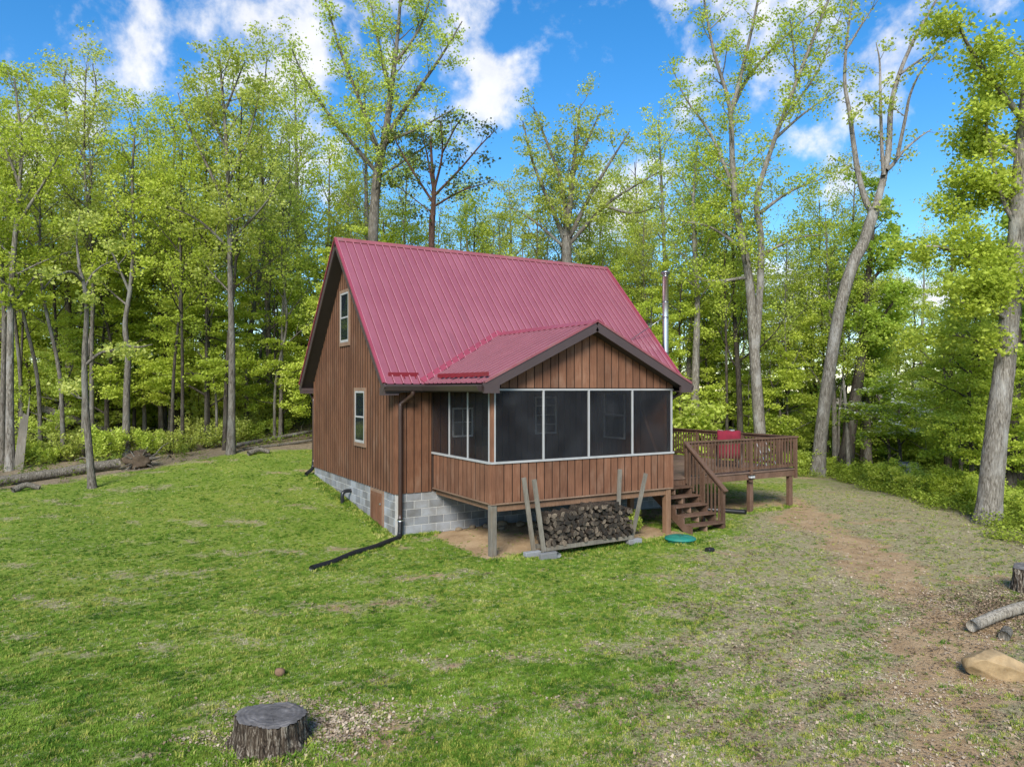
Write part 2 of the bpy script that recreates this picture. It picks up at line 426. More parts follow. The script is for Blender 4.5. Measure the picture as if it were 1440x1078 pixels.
def axis_coords(lo, hi, d0, c, far):
    a = list(np.arange(lo, hi, d0)); s = d0
    while a[-1] < far: s *= 1.18; a.append(a[-1]+s)
    s = d0; 
    while a[0] > -far: s *= 1.18; a.insert(0, a[0]-s)
    return np.array(a)
gx = axis_coords(-14, 22, .14, 0, 700); gy = axis_coords(-15, 15, .14, 0, 700)
XX, YY = np.meshgrid(gx, gy); ZZ = gz(XX, YY)
nx, ny = len(gx), len(gy)
gv = np.stack([XX, YY, ZZ], -1).reshape(-1, 3)
ii = (np.arange(ny-1)[:, None]*nx+np.arange(nx-1)[None, :]).ravel()
gf = np.stack([ii, ii+1, ii+1+nx, ii+nx], -1)

N, b, _ = newmat('ground')
at = lambda nm: N.a('ShaderNodeAttribute', attribute_name=nm).outputs['Fac']
wv = stretched(N, (1, 1, 1), 'World')
na = N.noise(wv, 2.2, 6, .65); nb = N.noise(wv, 26, 5, .7); nc = N.noise(wv, 9, 5, .7, .5); nd = N.noise(wv, .55, 4, .6)
grass = N.ramp(N.math('ADD', N.math('MULTIPLY', nc, .55), N.math('MULTIPLY', nb, .45)),
               [(.28, (.055, .10, .014)), (.45, (.125, .19, .025)), (.6, (.20, .27, .045)), (.78, (.33, .34, .12))])
grass = N.mix(N.mapr(nd, .35, .7, 0, .6), grass, (.28, .32, .06))
straw = N.ramp(N.math('ADD', N.math('MULTIPLY', nb, .6), N.math('MULTIPLY', nc, .4)),
               [(.3, (.115, .092, .05)), (.45, (.26, .225, .12)), (.58, (.39, .34, .20)), (.75, (.51, .46, .31))])
soil = N.ramp(N.math('ADD', N.math('MULTIPLY', nb, .35), N.math('MULTIPLY', na, .65)),
              [(.3, (.22, .14, .075)), (.5, (.40, .275, .155)), (.72, (.53, .395, .245))])
litter = N.ramp(N.math('ADD', N.math('MULTIPLY', nb, .6), N.math('MULTIPLY', nc, .4)),
                [(.3, (.08, .06, .04)), (.48, (.21, .165, .11)), (.62, (.34, .275, .19)), (.8, (.18, .20, .06))])
def thr(a, n, w=.22): return N.mapr(N.math('ADD', a, N.math('MULTIPLY', N.math('SUBTRACT', n, .5), 1.5)), .5-w, .5+w)
col = N.mix(thr(at('dry'), nc), grass, straw)
col = N.mix(thr(at('soil'), nc), col, soil)
col = N.mix(thr(at('forest'), nc), col, litter)
N.k(col, b.inputs['Base Color']); b.inputs['Roughness'].default_value = .95; b.inputs['Specular IOR Level'].default_value = .1
bump(N, b, N.math('ADD', nb, nc), .9, .05)
gme = fastmesh('ground', gv, gf, 'ground', True)
fo, so, dr = masks(gv[:, 0], gv[:, 1])
for nm, arr in (('forest', fo), ('soil', so), ('dry', dr)):
    a_ = gme.attributes.new(nm, 'FLOAT', 'POINT'); a_.data.foreach_set('value', arr.astype(np.float32))
ground = link('ground', gme); tag(ground, kind='structure', label='grassy clearing with worn soil path and leafy forest floor')

# ------------------------------------------------------------------ the cabin
D, WD = 7.3154, 9.0941
RH, EH, OE, OG = 6.9398, 2.7515, .3054, .4111
SL = (RH-EH)/(D/2+OE)                                # main roof slope
zr = lambda y: RH-SL*abs(y-D/2)
PX0, PX1, PY = 1.0, 6.30, -3.1229                    # screened porch
PB, PS, PT = .1057, .98, 2.60
PC, PEL, PER, PEH, PRH, PYF = 3.64, .65, 6.63, 2.75, 4.18, -3.43
PSL = (PRH-PEH)/(PC-PEL)
zp = lambda x: PRH-PSL*abs(x-PC)
cabin = thing('cabin', (4.5, 3.6, -1.0), 'brown board sided cabin with steep red metal roof and screened porch', 'cabin')
rnd = random.Random(3)

# foundation of concrete block: every block its own piece, mortar recessed
fnd = box('foundation', .005, WD-.005, .005, D-.005, -1.5, -.004, 'mortar', cabin)
def course(axis, fixed, length, skip=None, x_from=0.0):
    for r in range(7):
        z1 = -.006-r*.2032; z0 = z1-.2032+.013
        off = 0 if r % 2 else -.2032
        u = x_from+off
        while u < length-.01:
            a, b2 = max(u, x_from)+.0065, min(u+.4064, length)-.0065; u += .4064
            if b2-a < .04: continue
            um = (a+b2)/2
            gx_, gy_ = (fixed, um) if axis == 'y' else (um, fixed)
            if z1 < float(gz(gx_, gy_))-.05: continue
            if skip and a < skip[1]-.02 and b2 > skip[0]+.02 and z1 > skip[2]: 
                for s0, s1 in ((a, min(b2, skip[0]-.005)), (max(a, skip[1]+.005), b2)):
                    if s1-s0 > .03: box('block', 0, .1, s0, s1, z0, z1, 'block', fnd, .006)
                continue
            p = rnd.uniform(0, .003)
            if axis == 'y': box('block', -p, .1, a, b2, z0, z1, 'block', fnd, .006)
            else: box('block', a, b2, -p, .1, z0, z1, 'block', fnd, .006)
course('y', 0, D, skip=(.76, 1.73, -1.1))
course('x', 0, WD, x_from=.102)

# walls: dark core, then every board of the grooved siding proud of it
def wall_boards(parent, axis, fixed, out, u0, u1, z0, ztop, mat, w=.2032, thick=.026, gap=.024):
    """vertical boards; ztop(u) gives the top edge; out = outward direction sign"""
    u = u0
    while u < u1-.02:
        a, b2 = u+gap/2, min(u+w, u1)-gap/2; u += w
        if b2-a < .02: continue
        ta, tb = ztop(a), ztop(b2)
        if max(ta, tb) < z0+.02: continue
        poly = [(a, z0), (b2, z0), (b2, max(tb, z0+.005)), (a, max(ta, z0+.005))]
        if axis == 'x' and a < D/2 < b2 and ztop(D/2) > max(ta, tb): poly.insert(3, (D/2, ztop(D/2)))
        if axis == 'y' and a < PC < b2 and fixed < -1 and ztop(PC) > max(ta, tb): poly.insert(3, (PC, ztop(PC)))
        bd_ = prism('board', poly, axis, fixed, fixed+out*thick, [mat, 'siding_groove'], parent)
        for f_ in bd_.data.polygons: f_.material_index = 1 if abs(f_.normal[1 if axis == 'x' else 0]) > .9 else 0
und = .20
gw = prism('gable_wall', [(.03, 0), (D-.03, 0), (D-.03, zr(D)-und-.05), (D/2, RH-und-.05), (.03, zr(0)-und-.05)], 'x', .002, .15, 'dark_core', cabin)
wall_boards(gw, 'x', 0.0, -1, .10, D-.10, 0.0, lambda y: zr(y)-und, 'siding', .2032, .034, .055)
for a in (0.0, D-.09): box('corner_board', -.036, .0, a, a+.09, -.005, zr(0)-und-.02, 'siding', gw)
fw = box('front_wall', .15, WD-.15, .002, .15, 0, 2.74, 'dark_core', cabin)
wall_boards(fw, 'y', 0.0, -1, .09, PX0-.02, 0.0, lambda x: 2.74, 'siding')
wall_boards(fw, 'y', 0.0, -1, PX0+.02, WD-.1, 0.0, lambda x: 2.74, 'siding')
for a in (0.0, WD-.09): box('corner_board', a, a+.09, -.03, -.0, -.005, 2.74, 'siding', fw)
ew = prism('end_wall', [(.03, 0), (D-.03, 0), (D-.03, zr(D)-und-.05), (D/2, RH-und-.05), (.03, zr(0)-und-.05)], 'x', WD-.15, WD-.002, 'dark_core', cabin)
wall_boards(ew, 'x', WD, 1, .10, D-.10, 0.0, lambda y: zr(y)-und, 'siding')
bw = box('back_wall', .15, WD-.15, D-.15, D-.002, 0, 2.74, 'dark_core', cabin)
wall_boards(bw, 'y', D, 1, .09, WD-.09, 0.0, lambda x: 2.74, 'siding')

# roof: substrate, each ribbed sheet a piece
def sheet(parent, o, uv, vv, nv, w, L, rib=.2286, mat='red_roof', first=.02):
    """ribbed sheet: origin, unit vectors across / up the slope / normal"""
    prof = [(0, 0)]; r = first+.03
    while r < w-.03:
        prof += [(r-.026, 0), (r-.010, .030), (r+.010, .030), (r+.026, 0)]; r += rib
    prof.append((w, 0)); n = len(prof)
    o, uv, vv, nv = (np.asarray(q, float) for q in (o, uv, vv, nv))
    vs = [o+uv*a+nv*(h)+vv*l for l in (0, L) for a, h in prof]
    vs += [o+uv*a+nv*(h-.006)+vv*l for l in (0, L) for a, h in prof]
    fs = [(i, i+1, n+i+1, n+i) for i in range(n-1)] + [(2*n+i+1, 2*n+i, 3*n+i, 3*n+i+1) for i in range(n-1)]
    fs += [(2*n+i, 2*n+i+1, i+1, i) for i in range(n-1)] + [(n+i, n+i+1, 3*n+i+1, 3*n+i) for i in range(n-1)]
    o_ = part('roof_panel', vs, fs, ['faded_pan', 'faded_rib', 'faded_rib_side'] if parent.name == 'porch_roof' else [mat, 'red_rib', 'red_rib_side'], parent)
    o_.data.polygons.foreach_set('material_index', [(0, 2, 1, 2)[i % 4] for i in range(n-1)]+[0]*(len(fs)-n+1)); return o_  # rib tops paler, rib sides darker than the flat pan
roof = prism('roof', [(-OE+.03, EH-.06), (D/2, RH-.085), (D+OE-.03, EH-.06), (D+OE-.03, EH-.17), (D/2, RH-.20), (-OE+.03, EH-.17)], 'x', -OG+.03, WD+OG-.03, 'soffit', cabin)
k = math.hypot(1, SL); Ls = (D/2+OE)*k
pw = (WD+2*OG)/11
for i in range(11):
    x0 = -OG+i*pw
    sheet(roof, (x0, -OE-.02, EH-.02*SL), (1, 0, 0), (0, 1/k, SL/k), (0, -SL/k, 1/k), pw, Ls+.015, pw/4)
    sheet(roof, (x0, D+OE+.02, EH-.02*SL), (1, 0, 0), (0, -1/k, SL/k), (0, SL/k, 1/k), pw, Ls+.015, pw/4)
for sgn in (-1, 1):
    y0, y1 = (D/2, D/2-.08) if sgn < 0 else (D/2, D/2+.08)
    part('ridge_cap', [(-OG-.04, D/2, RH+.065), (WD+OG+.04, D/2, RH+.065), (WD+OG+.04, y1, RH+.045-.08*SL), (-OG-.04, y1, RH+.045-.08*SL),
                       (-OG-.04, D/2, RH+.035), (WD+OG+.04, D/2, RH+.035), (WD+OG+.04, y1, RH+.03-.08*SL), (-OG-.04, y1, RH+.03-.08*SL)],
         BOXF, 'ridge_trim', roof)
for xe in (-OG, WD+OG):
    so_ = -1 if xe < 0 else 1
    for ya, yb in ((-OE-.02, D/2), (D+OE+.02, D/2)):
        za = EH-.02*SL
        beam('rake_trim', (xe+so_*.005, ya, za+.02), (xe+so_*.005, yb, RH+.025), .07, .05, 'red_trim', roof)
        beam('fascia', (xe-so_*.01, ya, za-.14), (xe-so_*.01, yb, RH-.125), .035, .20, 'fascia', roof)
        xi0, xi1 = sorted((xe-so_*.03, xe+ -so_*OG))
        beam('soffit', ((xi0+xi1)/2, ya, za-.235), ((xi0+xi1)/2, yb, RH-.255), xi1-xi0, .03, 'soffit', roof)
for ye, yo in ((-OE, -1), (D+OE, 1)):
    box('eave_fascia', -OG+.01, WD+OG-.01, min(ye, ye+yo*.025)-.0, max(ye, ye+yo*.025), EH-.23, EH-.035, 'fascia', roof)
    box('eave_soffit', -OG+.02, WD+OG-.02, min(ye, 0 if yo < 0 else D), max(ye, 0 if yo < 0 else D), EH-.235, EH-.215, 'soffit', roof)
for gx0 in (-OG, ):                                    # boxed eave returns on the gable
    for y0, y1 in ((-OE-.02, .0), (D, D+OE+.02)):
        box('eave_return', gx0+.0, -.031, y0, y1, EH-.30, EH-.12, 'fascia', roof)
# gutters
def gutter(name, p0, p1, outv, parent, mat='gutter'):
    p0, p1, outv = np.array(p0, float), np.array(p1, float), np.array(outv, float)
    prof = [(0, 0), (0, -.125), (.075, -.125), (.105, -.06), (.125, -.015), (.125, 0), (.117, 0), (.117, -.015), (.097, -.055), (.07, -.117), (.008, -.117), (.008, 0)]
    n = len(prof); vs = [p+outv*a+np.array([0, 0, h]) for p in (p0, p1) for a, h in prof]
    fs = [tuple(range(n)), tuple(range(n, 2*n))[::-1]]+[(i, (i+1) % n, n+(i+1) % n, n+i) for i in range(n)]
    o = part(name, vs, fs, mat, parent)
    bm = bmesh.new(); bm.from_mesh(o.data); bmesh.ops.recalc_face_normals(bm, faces=bm.faces[:]); bm.to_mesh(o.data); bm.free(); return o
gutter('gutter', (-OG, -OE-.03, EH-.065), (PEL-.1, -OE-.03, EH-.065), (0, -1, 0), cabin)
gutter('gutter', (PEL-.03, -OE-.03, EH-.065), (PEL-.03, PYF+.05, EH-.065), (-1, 0, 0), cabin)
gutter('gutter', (PER+.03, -.3, EH-.065), (PER+.03, PYF+.05, EH-.065), (1, 0, 0), cabin)
gutter('gutter', (-OG, D+OE+.03, EH-.065), (WD+OG, D+OE+.03, EH-.065), (0, 1, 0), cabin)
tube('downspout', spline([(.30, -.40, 2.56), (.30, -.38, 2.46), (.22, -.2, 2.34), (.12, -.11, 2.24), (.10, -.10, 2.1), (.10, -.10, 1.2), (.10, -.10, .2), (.10, -.10, -.62)], 6), .055, 'downspout', cabin, 10)
tube('downspout', spline([(-.05, D+.38, 2.56), (-.03, D+.36, 2.44), (.0, D+.16, 2.28), (.0, D+.10, 2.1), (.0, D+.10, 1.0), (.0, D+.10, .12)], 6), .055, 'downspout', cabin, 10)
tube('downspout', spline([(PER-.0, -3.0, 2.56), (PER-.05, -2.98, 2.45), (PX1+.12, -2.9, 2.32), (PX1+.08, -2.9, 2.1), (PX1+.08, -2.9, .2)], 6), .045, 'downspout', cabin, 10)

# snow guards
for a, b2 in (((-.23, -.135, 2.97), (.56, -.135, 2.97)), ((.82, -.75, 2.93), (.82, -3.30, 2.93))):
    g = beam('snow_guard', a, b2, .035, .09, 'snow_red', cabin)
    for t in np.linspace(.12, .88, 3 if a[0] < 0 else 7):
        q = np.array(a)*(1-t)+np.array(b2)*t
        dv = np.array((0, -.09, -.09)) if a[0] < 0 else np.array((-.1, 0, -.05))
        beam('bracket', q+(0, 0, -.03), q+dv+(0, 0, -.01), .02, .02, 'snow_red', g)

# windows on the gable
def gable_window(y0, y1, z0, z1):
    w = box('window', -.05, -.018, y0+.09, y1-.09, z0+.11, z1-.09, 'interior', cabin)
    box('casing', -.072, -.02, y0, y0+.09, z0, z1, 'trim', w); box('casing', -.072, -.02, y1-.09, y1, z0, z1, 'trim', w)
    box('casing', -.072, -.02, y0+.09, y1-.09, z1-.09, z1, 'trim', w); box('casing', -.072, -.02, y0+.09, y1-.09, z0, z0+.11, 'trim', w)
    a0, a1, c0, c1 = y0+.092, y1-.092, z0+.112, z1-.092; f = .05
    box('frame', -.070, -.05, a0, a0+f, c0, c1, 'white_trim', w); box('frame', -.070, -.05, a1-f, a1, c0, c1, 'white_trim', w)
    box('frame', -.070, -.05, a0+f, a1-f, c1-f, c1, 'white_trim', w); box('frame', -.074, -.05, a0+f, a1-f, c0, c0+f+.02, 'white_trim', w)
    zm = (c0+c1)/2
    box('sash_rail', -.069, -.05, a0+f, a1-f, zm-.022, zm+.022, 'white_trim', w)
    box('pane', -.058, -.052, a0+f, a1-f, zm+.022, c1-f, 'glass', w); box('pane', -.066, -.060, a0+f, a1-f, c0+f+.02, zm-.022, 'glass', w)
gable_window(2.03, 3.0, 1.01, 2.64); gable_window(3.42, 4.37, 3.87, 5.53)
# crawl-space door
cdoor = box('crawl_door', -.03, .10, .765, 1.725, -1.12, -.02, 'trim', cabin)
box('door_panel', -.045, -.031, .85, 1.64, -1.1, -.10, 'siding_porch', cdoor)
for a in (.92, 1.19, 1.46): box('raised_panel', -.055, -.046, a, a+.16, -.78, -.18, 'siding', cdoor)
box('door_handle', -.085, -.045, .87, .91, -.38, -.34, 'steel', cdoor)

# flue beside the end wall
fl = tube('flue_pipe', [(9.8, .93, z) for z in (.4, 2, 3.4, 5, 6.3)], .10, 'steel', cabin, 20)
for z in (3.75, 4.92, 5.45): tube('band', [(9.8, .93, z), (9.8, .93, z+.05)], .108, 'steel_dark', fl, 20)
tube('cap_collar', [(9.8, .93, 6.302), (9.8, .93, 6.36)], .09, 'steel_dark', fl, 16)
tube('cap', [(9.8, .93, 6.36), (9.8, .93, 6.40), (9.8, .93, 6.401), (9.8, .93, 6.47), (9.8, .93, 6.50)], [.12, .12, .155, .14, .04], 'steel_dark', fl, 20)
tube('brace', [(9.7, .95, 4.94), (8.40, 1.02, 4.18)], .011, 'steel_dark', fl, 8)

# ------------------------------------------------------------------ screened porch (part of the cabin)
proof = prism('porch_roof', [(PEL+.03, PEH-.05), (PC, PRH-.05), (PER-.03, PEH-.05), (PER-.03, PEH-.15), (PC, PRH-.17), (PEL+.03, PEH-.15)], 'y', PYF+.03, .9, 'soffit', cabin)
kp = math.hypot(1, PSL); Lp = (PC-PEL)*kp
yb0, yb1 = PYF-.01, 1.05; npan = 6; pl = (yb1-yb0)/npan
for i in range(npan):
    y0 = yb0+i*pl
    sheet(proof, (PEL-.02, y0, PEH-.01), (0, 1, 0), (1/kp, 0, PSL/kp), (-PSL/kp, 0, 1/kp), pl, Lp+.015, pl/3)
    sheet(proof, (PER+.02, y0, PEH-.01), (0, 1, 0), (-1/kp, 0, PSL/kp), (PSL/kp, 0, 1/kp), pl, Lp+.015, pl/3)
for sg in (-1, 1):
    xx = PC+sg*.18
    part('ridge_cap', [(PC, PYF-.05, PRH+.05), (PC, 1.06, PRH+.05), (xx, 1.06, PRH+.035-.18*PSL), (xx, PYF-.05, PRH+.035-.18*PSL),
                       (PC, PYF-.05, PRH+.03), (PC, 1.06, PRH+.03), (xx, 1.06, PRH+.018-.18*PSL), (xx, PYF-.05, PRH+.018-.18*PSL)], BOXF, 'red_trim', proof)
for xe, in ((PEL,), (PER,)):
    beam('rake_trim', (xe, PYF-.015, PEH+.005), (PC, PYF-.015, PRH+.015), .05, .05, 'ridge_trim', proof)
    beam('fascia', (xe, PYF+.0, PEH-.125), (PC, PYF+.0, PRH-.125), .04, .205, 'fascia', proof)
    beam('rake_soffit', (xe, (PYF+PY)/2, PEH-.215), (PC, (PYF+PY)/2, PRH-.225), abs(PYF-PY)-.05, .02, 'soffit', proof, (0, 0, 1))
    box('eave_fascia', min(xe, xe+(.02 if xe < 2 else -.02)), max(xe, xe+(.02 if xe < 2 else -.02)), PYF+.03, -.31, PEH-.21, PEH-.045, 'fascia', proof)
    xa, xb = (PEL+.02, PX0) if xe < 2 else (PX1, PER-.02)
    box('eave_soffit', xa, xb, PYF+.02, -.31, PEH-.215, PEH-.19, 'soffit', proof)
    box('eave_return', xa-.02, xb+.02, PYF-.022, PYF+.05, PEH-.235, PEH-.06, 'fascia', proof)
# valley flashing where the porch roof meets the steep roof
for sx in (1, -1):
    e = PEL if sx > 0 else PER
    A = np.array((e, -OE, PEH)); B = np.array((PC, D/2-(RH-PRH)/SL, PRH)); n_ = np.array((0, -SL/k, 1/k)); d_ = (B-A)/np.linalg.norm(B-A); s_ = np.cross(n_, d_)*sx
    vs = [A+n_*.028, B+n_*.028, B+s_*.16+n_*.028, A+s_*.16+n_*.028]; vs += [v_-n_*.012 for v_ in vs]
    vf = part('valley_flashing', vs, BOXF, 'red_trim', proof)
    for t in np.linspace(.06, .95, 13):
        q = A+(B-A)*t+s_*.10+n_*.03; box('screw', q[0]-.012, q[0]+.012, q[1]-.012, q[1]+.012, q[2]-.01, q[2]+.016, 'dark_core', vf)
# porch gable front
pg = prism('porch_gable', [(PX0+.02, PT+.03), (PX1-.02, PT+.03), (PX1-.02, zp(PX1)-.2), (PC, PRH-.2), (PX0+.02, zp(PX0)-.2)], 'y', PY+.02, PY+.10, 'dark_core', cabin)
wall_boards(pg, 'y', PY+.02, -1, PX0, PX1, PT+.03, lambda x: zp(x)-.19, 'siding_porch', .2208)
# knee walls
def knee(parent, axis, fixed, out, u0, u1):
    wall_boards(parent, axis, fixed, out, u0+.10, u1-.10, PB, lambda u: PS-.02, 'siding_porch', .2125)
kf = box('knee_wall', PX0+.03, PX1-.03, PY+.024, PY+.10, PB+.01, PS-.03, 'dark_core', cabin); knee(kf, 'y', PY+.022, -1, PX0, PX1)
for a in (PX0, PX1-.10): box('corner_board', a, a+.10, PY-.012, PY+.02, PB-.005, PS-.02, 'siding_porch', kf)
kl = box('knee_wall', PX0+.024, PX0+.10, PY+.10, -.03, PB+.01, PS-.03, 'dark_core', cabin); knee(kl, 'x', PX0+.022, -1, PY, -.0)
box('corner_board', PX0-.012, PX0+.02, PY+.02, PY+.11, PB-.005, PS-.02, 'siding_porch', kl)
ke = box('porch_end_wall', PX1-.10, PX1-.024, PY+.10, -.03, PB+.01, PT, 'dark_core', cabin)
wall_boards(ke, 'x', PX1-.022, 1, PY+.10, -.03, PB, lambda u: PT, 'siding_porch'); wall_boards(ke, 'x', PX1-.10, -1, PY+.10, -.03, .30, lambda u: PT, 'siding_porch', .2032, .015)
box('bottom_trim', PX0-.005, PX1+.005, PY-.004, PY+.03, PB-.035, PB-.004, 'trim', kf); box('bottom_trim', PX0-.004, PX0+.03, PY+.032, -.03, PB-.035, PB-.004, 'trim', kl)
pf = box('porch_floor', PX0+.03, PX1-.03, PY+.032, -.035, PB-.034, PB+.004, 'porch_floor', cabin)
for i in range(8):
    xj = PX0+.1+i*.70; box('joist', xj, xj+.045, PY+.13, -.04, PB-.18, PB-.036, 'post_brown', pf)
box('rim_joist', PX0+.06, PX1-.06, PY+.06, PY+.11, PB-.19, PB-.036, 'post_brown', pf)
box('porch_ceiling', PX0+.03, PX1-.03, PY+.10, -.035, PT-.03, PT-.005, 'soffit', cabin)
# screens and their white frame
sf = box('screen_frame', PX0-.02, PX1+.02, PY-.03, PY+.07, PS-.014, PS+.032, 'white_trim', cabin)
box('top_rail', PX0-.005, PX1+.005, PY-.012, PY+.05, PT-.03, PT+.012, 'white_trim', sf)
box('side_sill', PX0-.03, PX0+.06, PY+.072, -.01, PS-.018, PS+.030, 'white_trim', sf)
box('corner_post', PX0-.004, PX0+.075, PY-.004, PY+.075, PS+.033, PT-.031, 'siding_porch', sf)
for xm in (PX0+.080, 2.35, 3.63, 4.96, PX1-.05):
    wd = .019 if xm in (2.35, 3.63, 4.96) else .016
    box('mullion', xm-wd, xm+wd, PY-.018, PY+.03, PS+.033, PT-.031, 'white_trim', sf)
for ym in (-1.02, -2.0, PY+.10): box('mullion', PX0-.016, PX0+.02, ym-.02, ym+.02, PS+.031, PT-.031, 'white_trim', sf)
xs = [PX0+.08, 2.35, 3.63, 4.96, PX1-.05]
for a, b2 in zip(xs[:-1], xs[1:]):
    box('screen', a+.03, b2-.03, PY+.006, PY+.010, PS+.033, PT-.031, 'screen', sf)
ys = [PY+.10, -2.0, -1.02, -.03]
for a, b2 in zip(ys[:-1], ys[1:]):
    box('screen', PX0+.003, PX0+.007, a+.02, b2-.02, PS+.031, PT-.031, 'screen', sf)
# what one sees through the screens
def front_window(x0, x1, z0, z1, cols, rows):
    w = box('window', x0, x1, -.036, -.024, z0, z1, 'glass', cabin); f = .045
    box('frame', x0, x0+f, -.06, -.037, z0, z1, 'white_paint', w); box('frame', x1-f, x1, -.06, -.037, z0, z1, 'white_paint', w)
    box('frame', x0+f, x1-f, -.06, -.037, z1-f, z1, 'white_paint', w); box('frame', x0+f, x1-f, -.06, -.037, z0, z0+f, 'white_paint', w)
    for i in range(1, cols): q = x0+(x1-x0)*i/cols; box('glazing_bar', q-.010, q+.010, -.054, -.037, z0+f, z1-f, 'white_paint', w)
    for i in range(1, rows): q = z0+(z1-z0)*i/rows; box('glazing_bar', x0+f, x1-f, -.056, -.037, q-.010, q+.010, 'white_paint', w)
front_window(4.08, 4.80, 1.36, 2.40, 2, 4); front_window(1.55, 2.15, 1.36, 2.12, 2, 2)
w = box('window', PX1-.132, PX1-.120, -1.40, -.46, 1.22, 2.46, 'glass', cabin)
for a in (-1.40, -.51): box('frame', PX1-.16, PX1-.133, a, a+.05, 1.22, 2.46, 'white_paint', w)
box('frame', PX1-.16, PX1-.133, -1.35, -.51, 1.22, 1.27, 'white_paint', w); box('frame', PX1-.16, PX1-.133, -1.35, -.51, 1.86, 1.90, 'white_paint', w)
dr_ = box('plank_door', PX1-.15, PX1-.119, -2.98, -2.06, .14, 2.34, 'siding', cabin)
for z in (.4, 2.1): box('ledge', PX1-.18, PX1-.151, -2.95, -2.09, z, z+.14, 'siding', dr_)
beam('brace', (PX1-.165, -2.9, .6), (PX1-.165, -2.14, 2.05), .028, .12, 'siding', dr_, (1, 0, 0))
for fx, fy, rz_, lb in ((2.1, -1.1, 0, 'dark wooden porch chair behind the left front screen'), (5.3, -1.4, 0, 'dark wooden porch chair behind the right front screen')):
    pc = thing('porch_chair', (fx, fy, PB), lb, 'chair')
    for sx in (-.26, .22):
        for sy in (-.24, .22): box('leg', fx+sx, fx+sx+.04, fy+sy, fy+sy+.04, PB+.005, PB+(.62 if sy < 0 else 1.05), 'siding', pc)
        box('armrest', fx+sx-.02, fx+sx+.06, fy-.28, fy+.22, PB+.625, PB+.655, 'siding', pc)
    box('seat', fx-.22, fx+.22, fy-.26, fy+.22, PB+.38, PB+.43, 'siding', pc)
    for q in range(5): box('back_slat', fx-.20+q*.085, fx-.14+q*.085, fy+.225, fy+.245, PB+.43, PB+1.06, 'siding', pc)
# posts under the porch
for px, py, mt, w_ in ((1.0, PY+.02, 'weathered', .15), (3.55, PY+.10, 'post_brown', .14), (6.10, PY+.03, 'post_brown', .16), (5.75, -2.1, 'post_brown', .14), (6.15, -1.6, 'post_brown', .10)):
    g0 = float(gz(px, py)); box('porch_post', px+.004, px+w_, py, py+w_, g0-.1, PB-.19 if py > PY+.05 else PB-.037, mt, cabin, .008)

# ------------------------------------------------------------------ deck and stairs
DX1, DY0, DY1, DZ, RL = 12.4622, -2.0496, 6.4, .147, .99
deck = thing('deck', (9.4, 1.5, -1.0), 'brown wooden deck with railings and stairs beside the screened porch', 'deck')
fl_ = box('deck_frame', PX1+.02, DX1-.045, DY0+.045, -.05, DZ-.22, DZ-.045, 'deck_wood', deck)
box('deck_frame', WD+.05, DX1-.045, -.045, DY1, DZ-.22, DZ-.045, 'deck_wood', deck)
box('rim_board', PX1+.02, DX1, DY0, DY0+.04, DZ-.235, DZ-.041, 'deck_wood', deck)
box('rim_board', DX1-.04, DX1, DY0+.041, DY1, DZ-.235, DZ-.041, 'deck_wood', deck)
y = DY0-.03
while y < DY1-.1:
    x0 = PX1+.02 if y+.14 < -.04 else WD+.04
    box('deck_board', x0, DX1+.03, y, y+.138, DZ-.04, DZ, 'deck_floor', deck); y += .144
def railing(p0, p1, posts, n, top=True):
    p0, p1 = np.array(p0, float), np.array(p1, float); d = (p1-p0)/np.linalg.norm(p1-p0)
    up = np.array((0, 0, 1.))
    beam('top_rail', p0+up*(RL-.02), p1+up*(RL-.02), .14, .04, 'deck_wood', deck)
    beam('rail_board', p0+up*(RL-.09), p1+up*(RL-.09), .035, .09, 'deck_wood', deck)
    beam('bottom_rail', p0+up*.10, p1+up*.10, .035, .08, 'deck_wood', deck)
    for t in posts:
        q = p0+(p1-p0)*t; box('rail_post', q[0]-.045, q[0]+.045, q[1]-.045, q[1]+.045, DZ-.30, DZ+RL-.041, 'deck_wood', deck)
    for i in range(n):
        q = p0+(p1-p0)*(i+.5)/n
        if min(abs((i+.5)/n-t) for t in posts)*np.linalg.norm(p1-p0) < .07: continue
        nn = np.array((d[1], -d[0], 0))*.036; q = q+nn
        box('baluster', q[0]-.018, q[0]+.018, q[1]-.018, q[1]+.018, DZ+.06, DZ+RL-.045, 'deck_wood', deck)
railing((7.75, DY0-.02, DZ), (DX1+.01, DY0-.02, DZ), (.012, .56, .985), 36)
railing((DX1+.01, DY0, DZ), (DX1+.01, DY1, DZ), (.25, .5, .75, .99), 64)
for px, py in ((10.48, DY0+.09), (12.26, DY0+.09), (9.6, 1.6), (12.26, 3.0), (9.6, 5.2), (12.26, DY1-.3), (7.72, DY0+.09)):
    box('deck_post', px-.07, px+.07, py-.07, py+.07, float(gz(px, py))-.1, DZ-.24, 'deck_wood', deck, .008)
# stairs
SX0, SX1 = 6.55, 7.70
gst = float(gz(7.2, -3.5)); rise = (DZ-gst)/6.0; run = .29
for i in range(5):
    zt = DZ-rise*(i+1); y1 = DY0-.03-run*i; y0 = y1-run-.02
    for j in range(2): box('tread', SX0, SX1, y0+j*.157, y0+j*.157+.15, zt-.04, zt, 'deck_wood', deck)
    for xb in (SX0+.52,): box('stair_block', xb, xb+.045, y0+.04, y1-.01, zt-rise+.005, zt-.042, 'trim', deck)
for xs_ in (SX0, SX1-.042):
    poly = [(DY0-.005, DZ-.06)]
    for i in range(5):
        zt = DZ-rise*(i+1)-.042; ya = DY0-.03-run*i
        poly += [(ya-.005, zt), (ya-run+.01, zt)]
    poly += [(DY0-.03-run*5+.01, gst-.03), (DY0-.03-run*5+.25, gst-.03), (DY0-.005, DZ-.45)]
    prism('stringer', poly, 'x', xs_, xs_+.04, 'deck_wood', deck)
yn = DY0-.03-run*5+.09
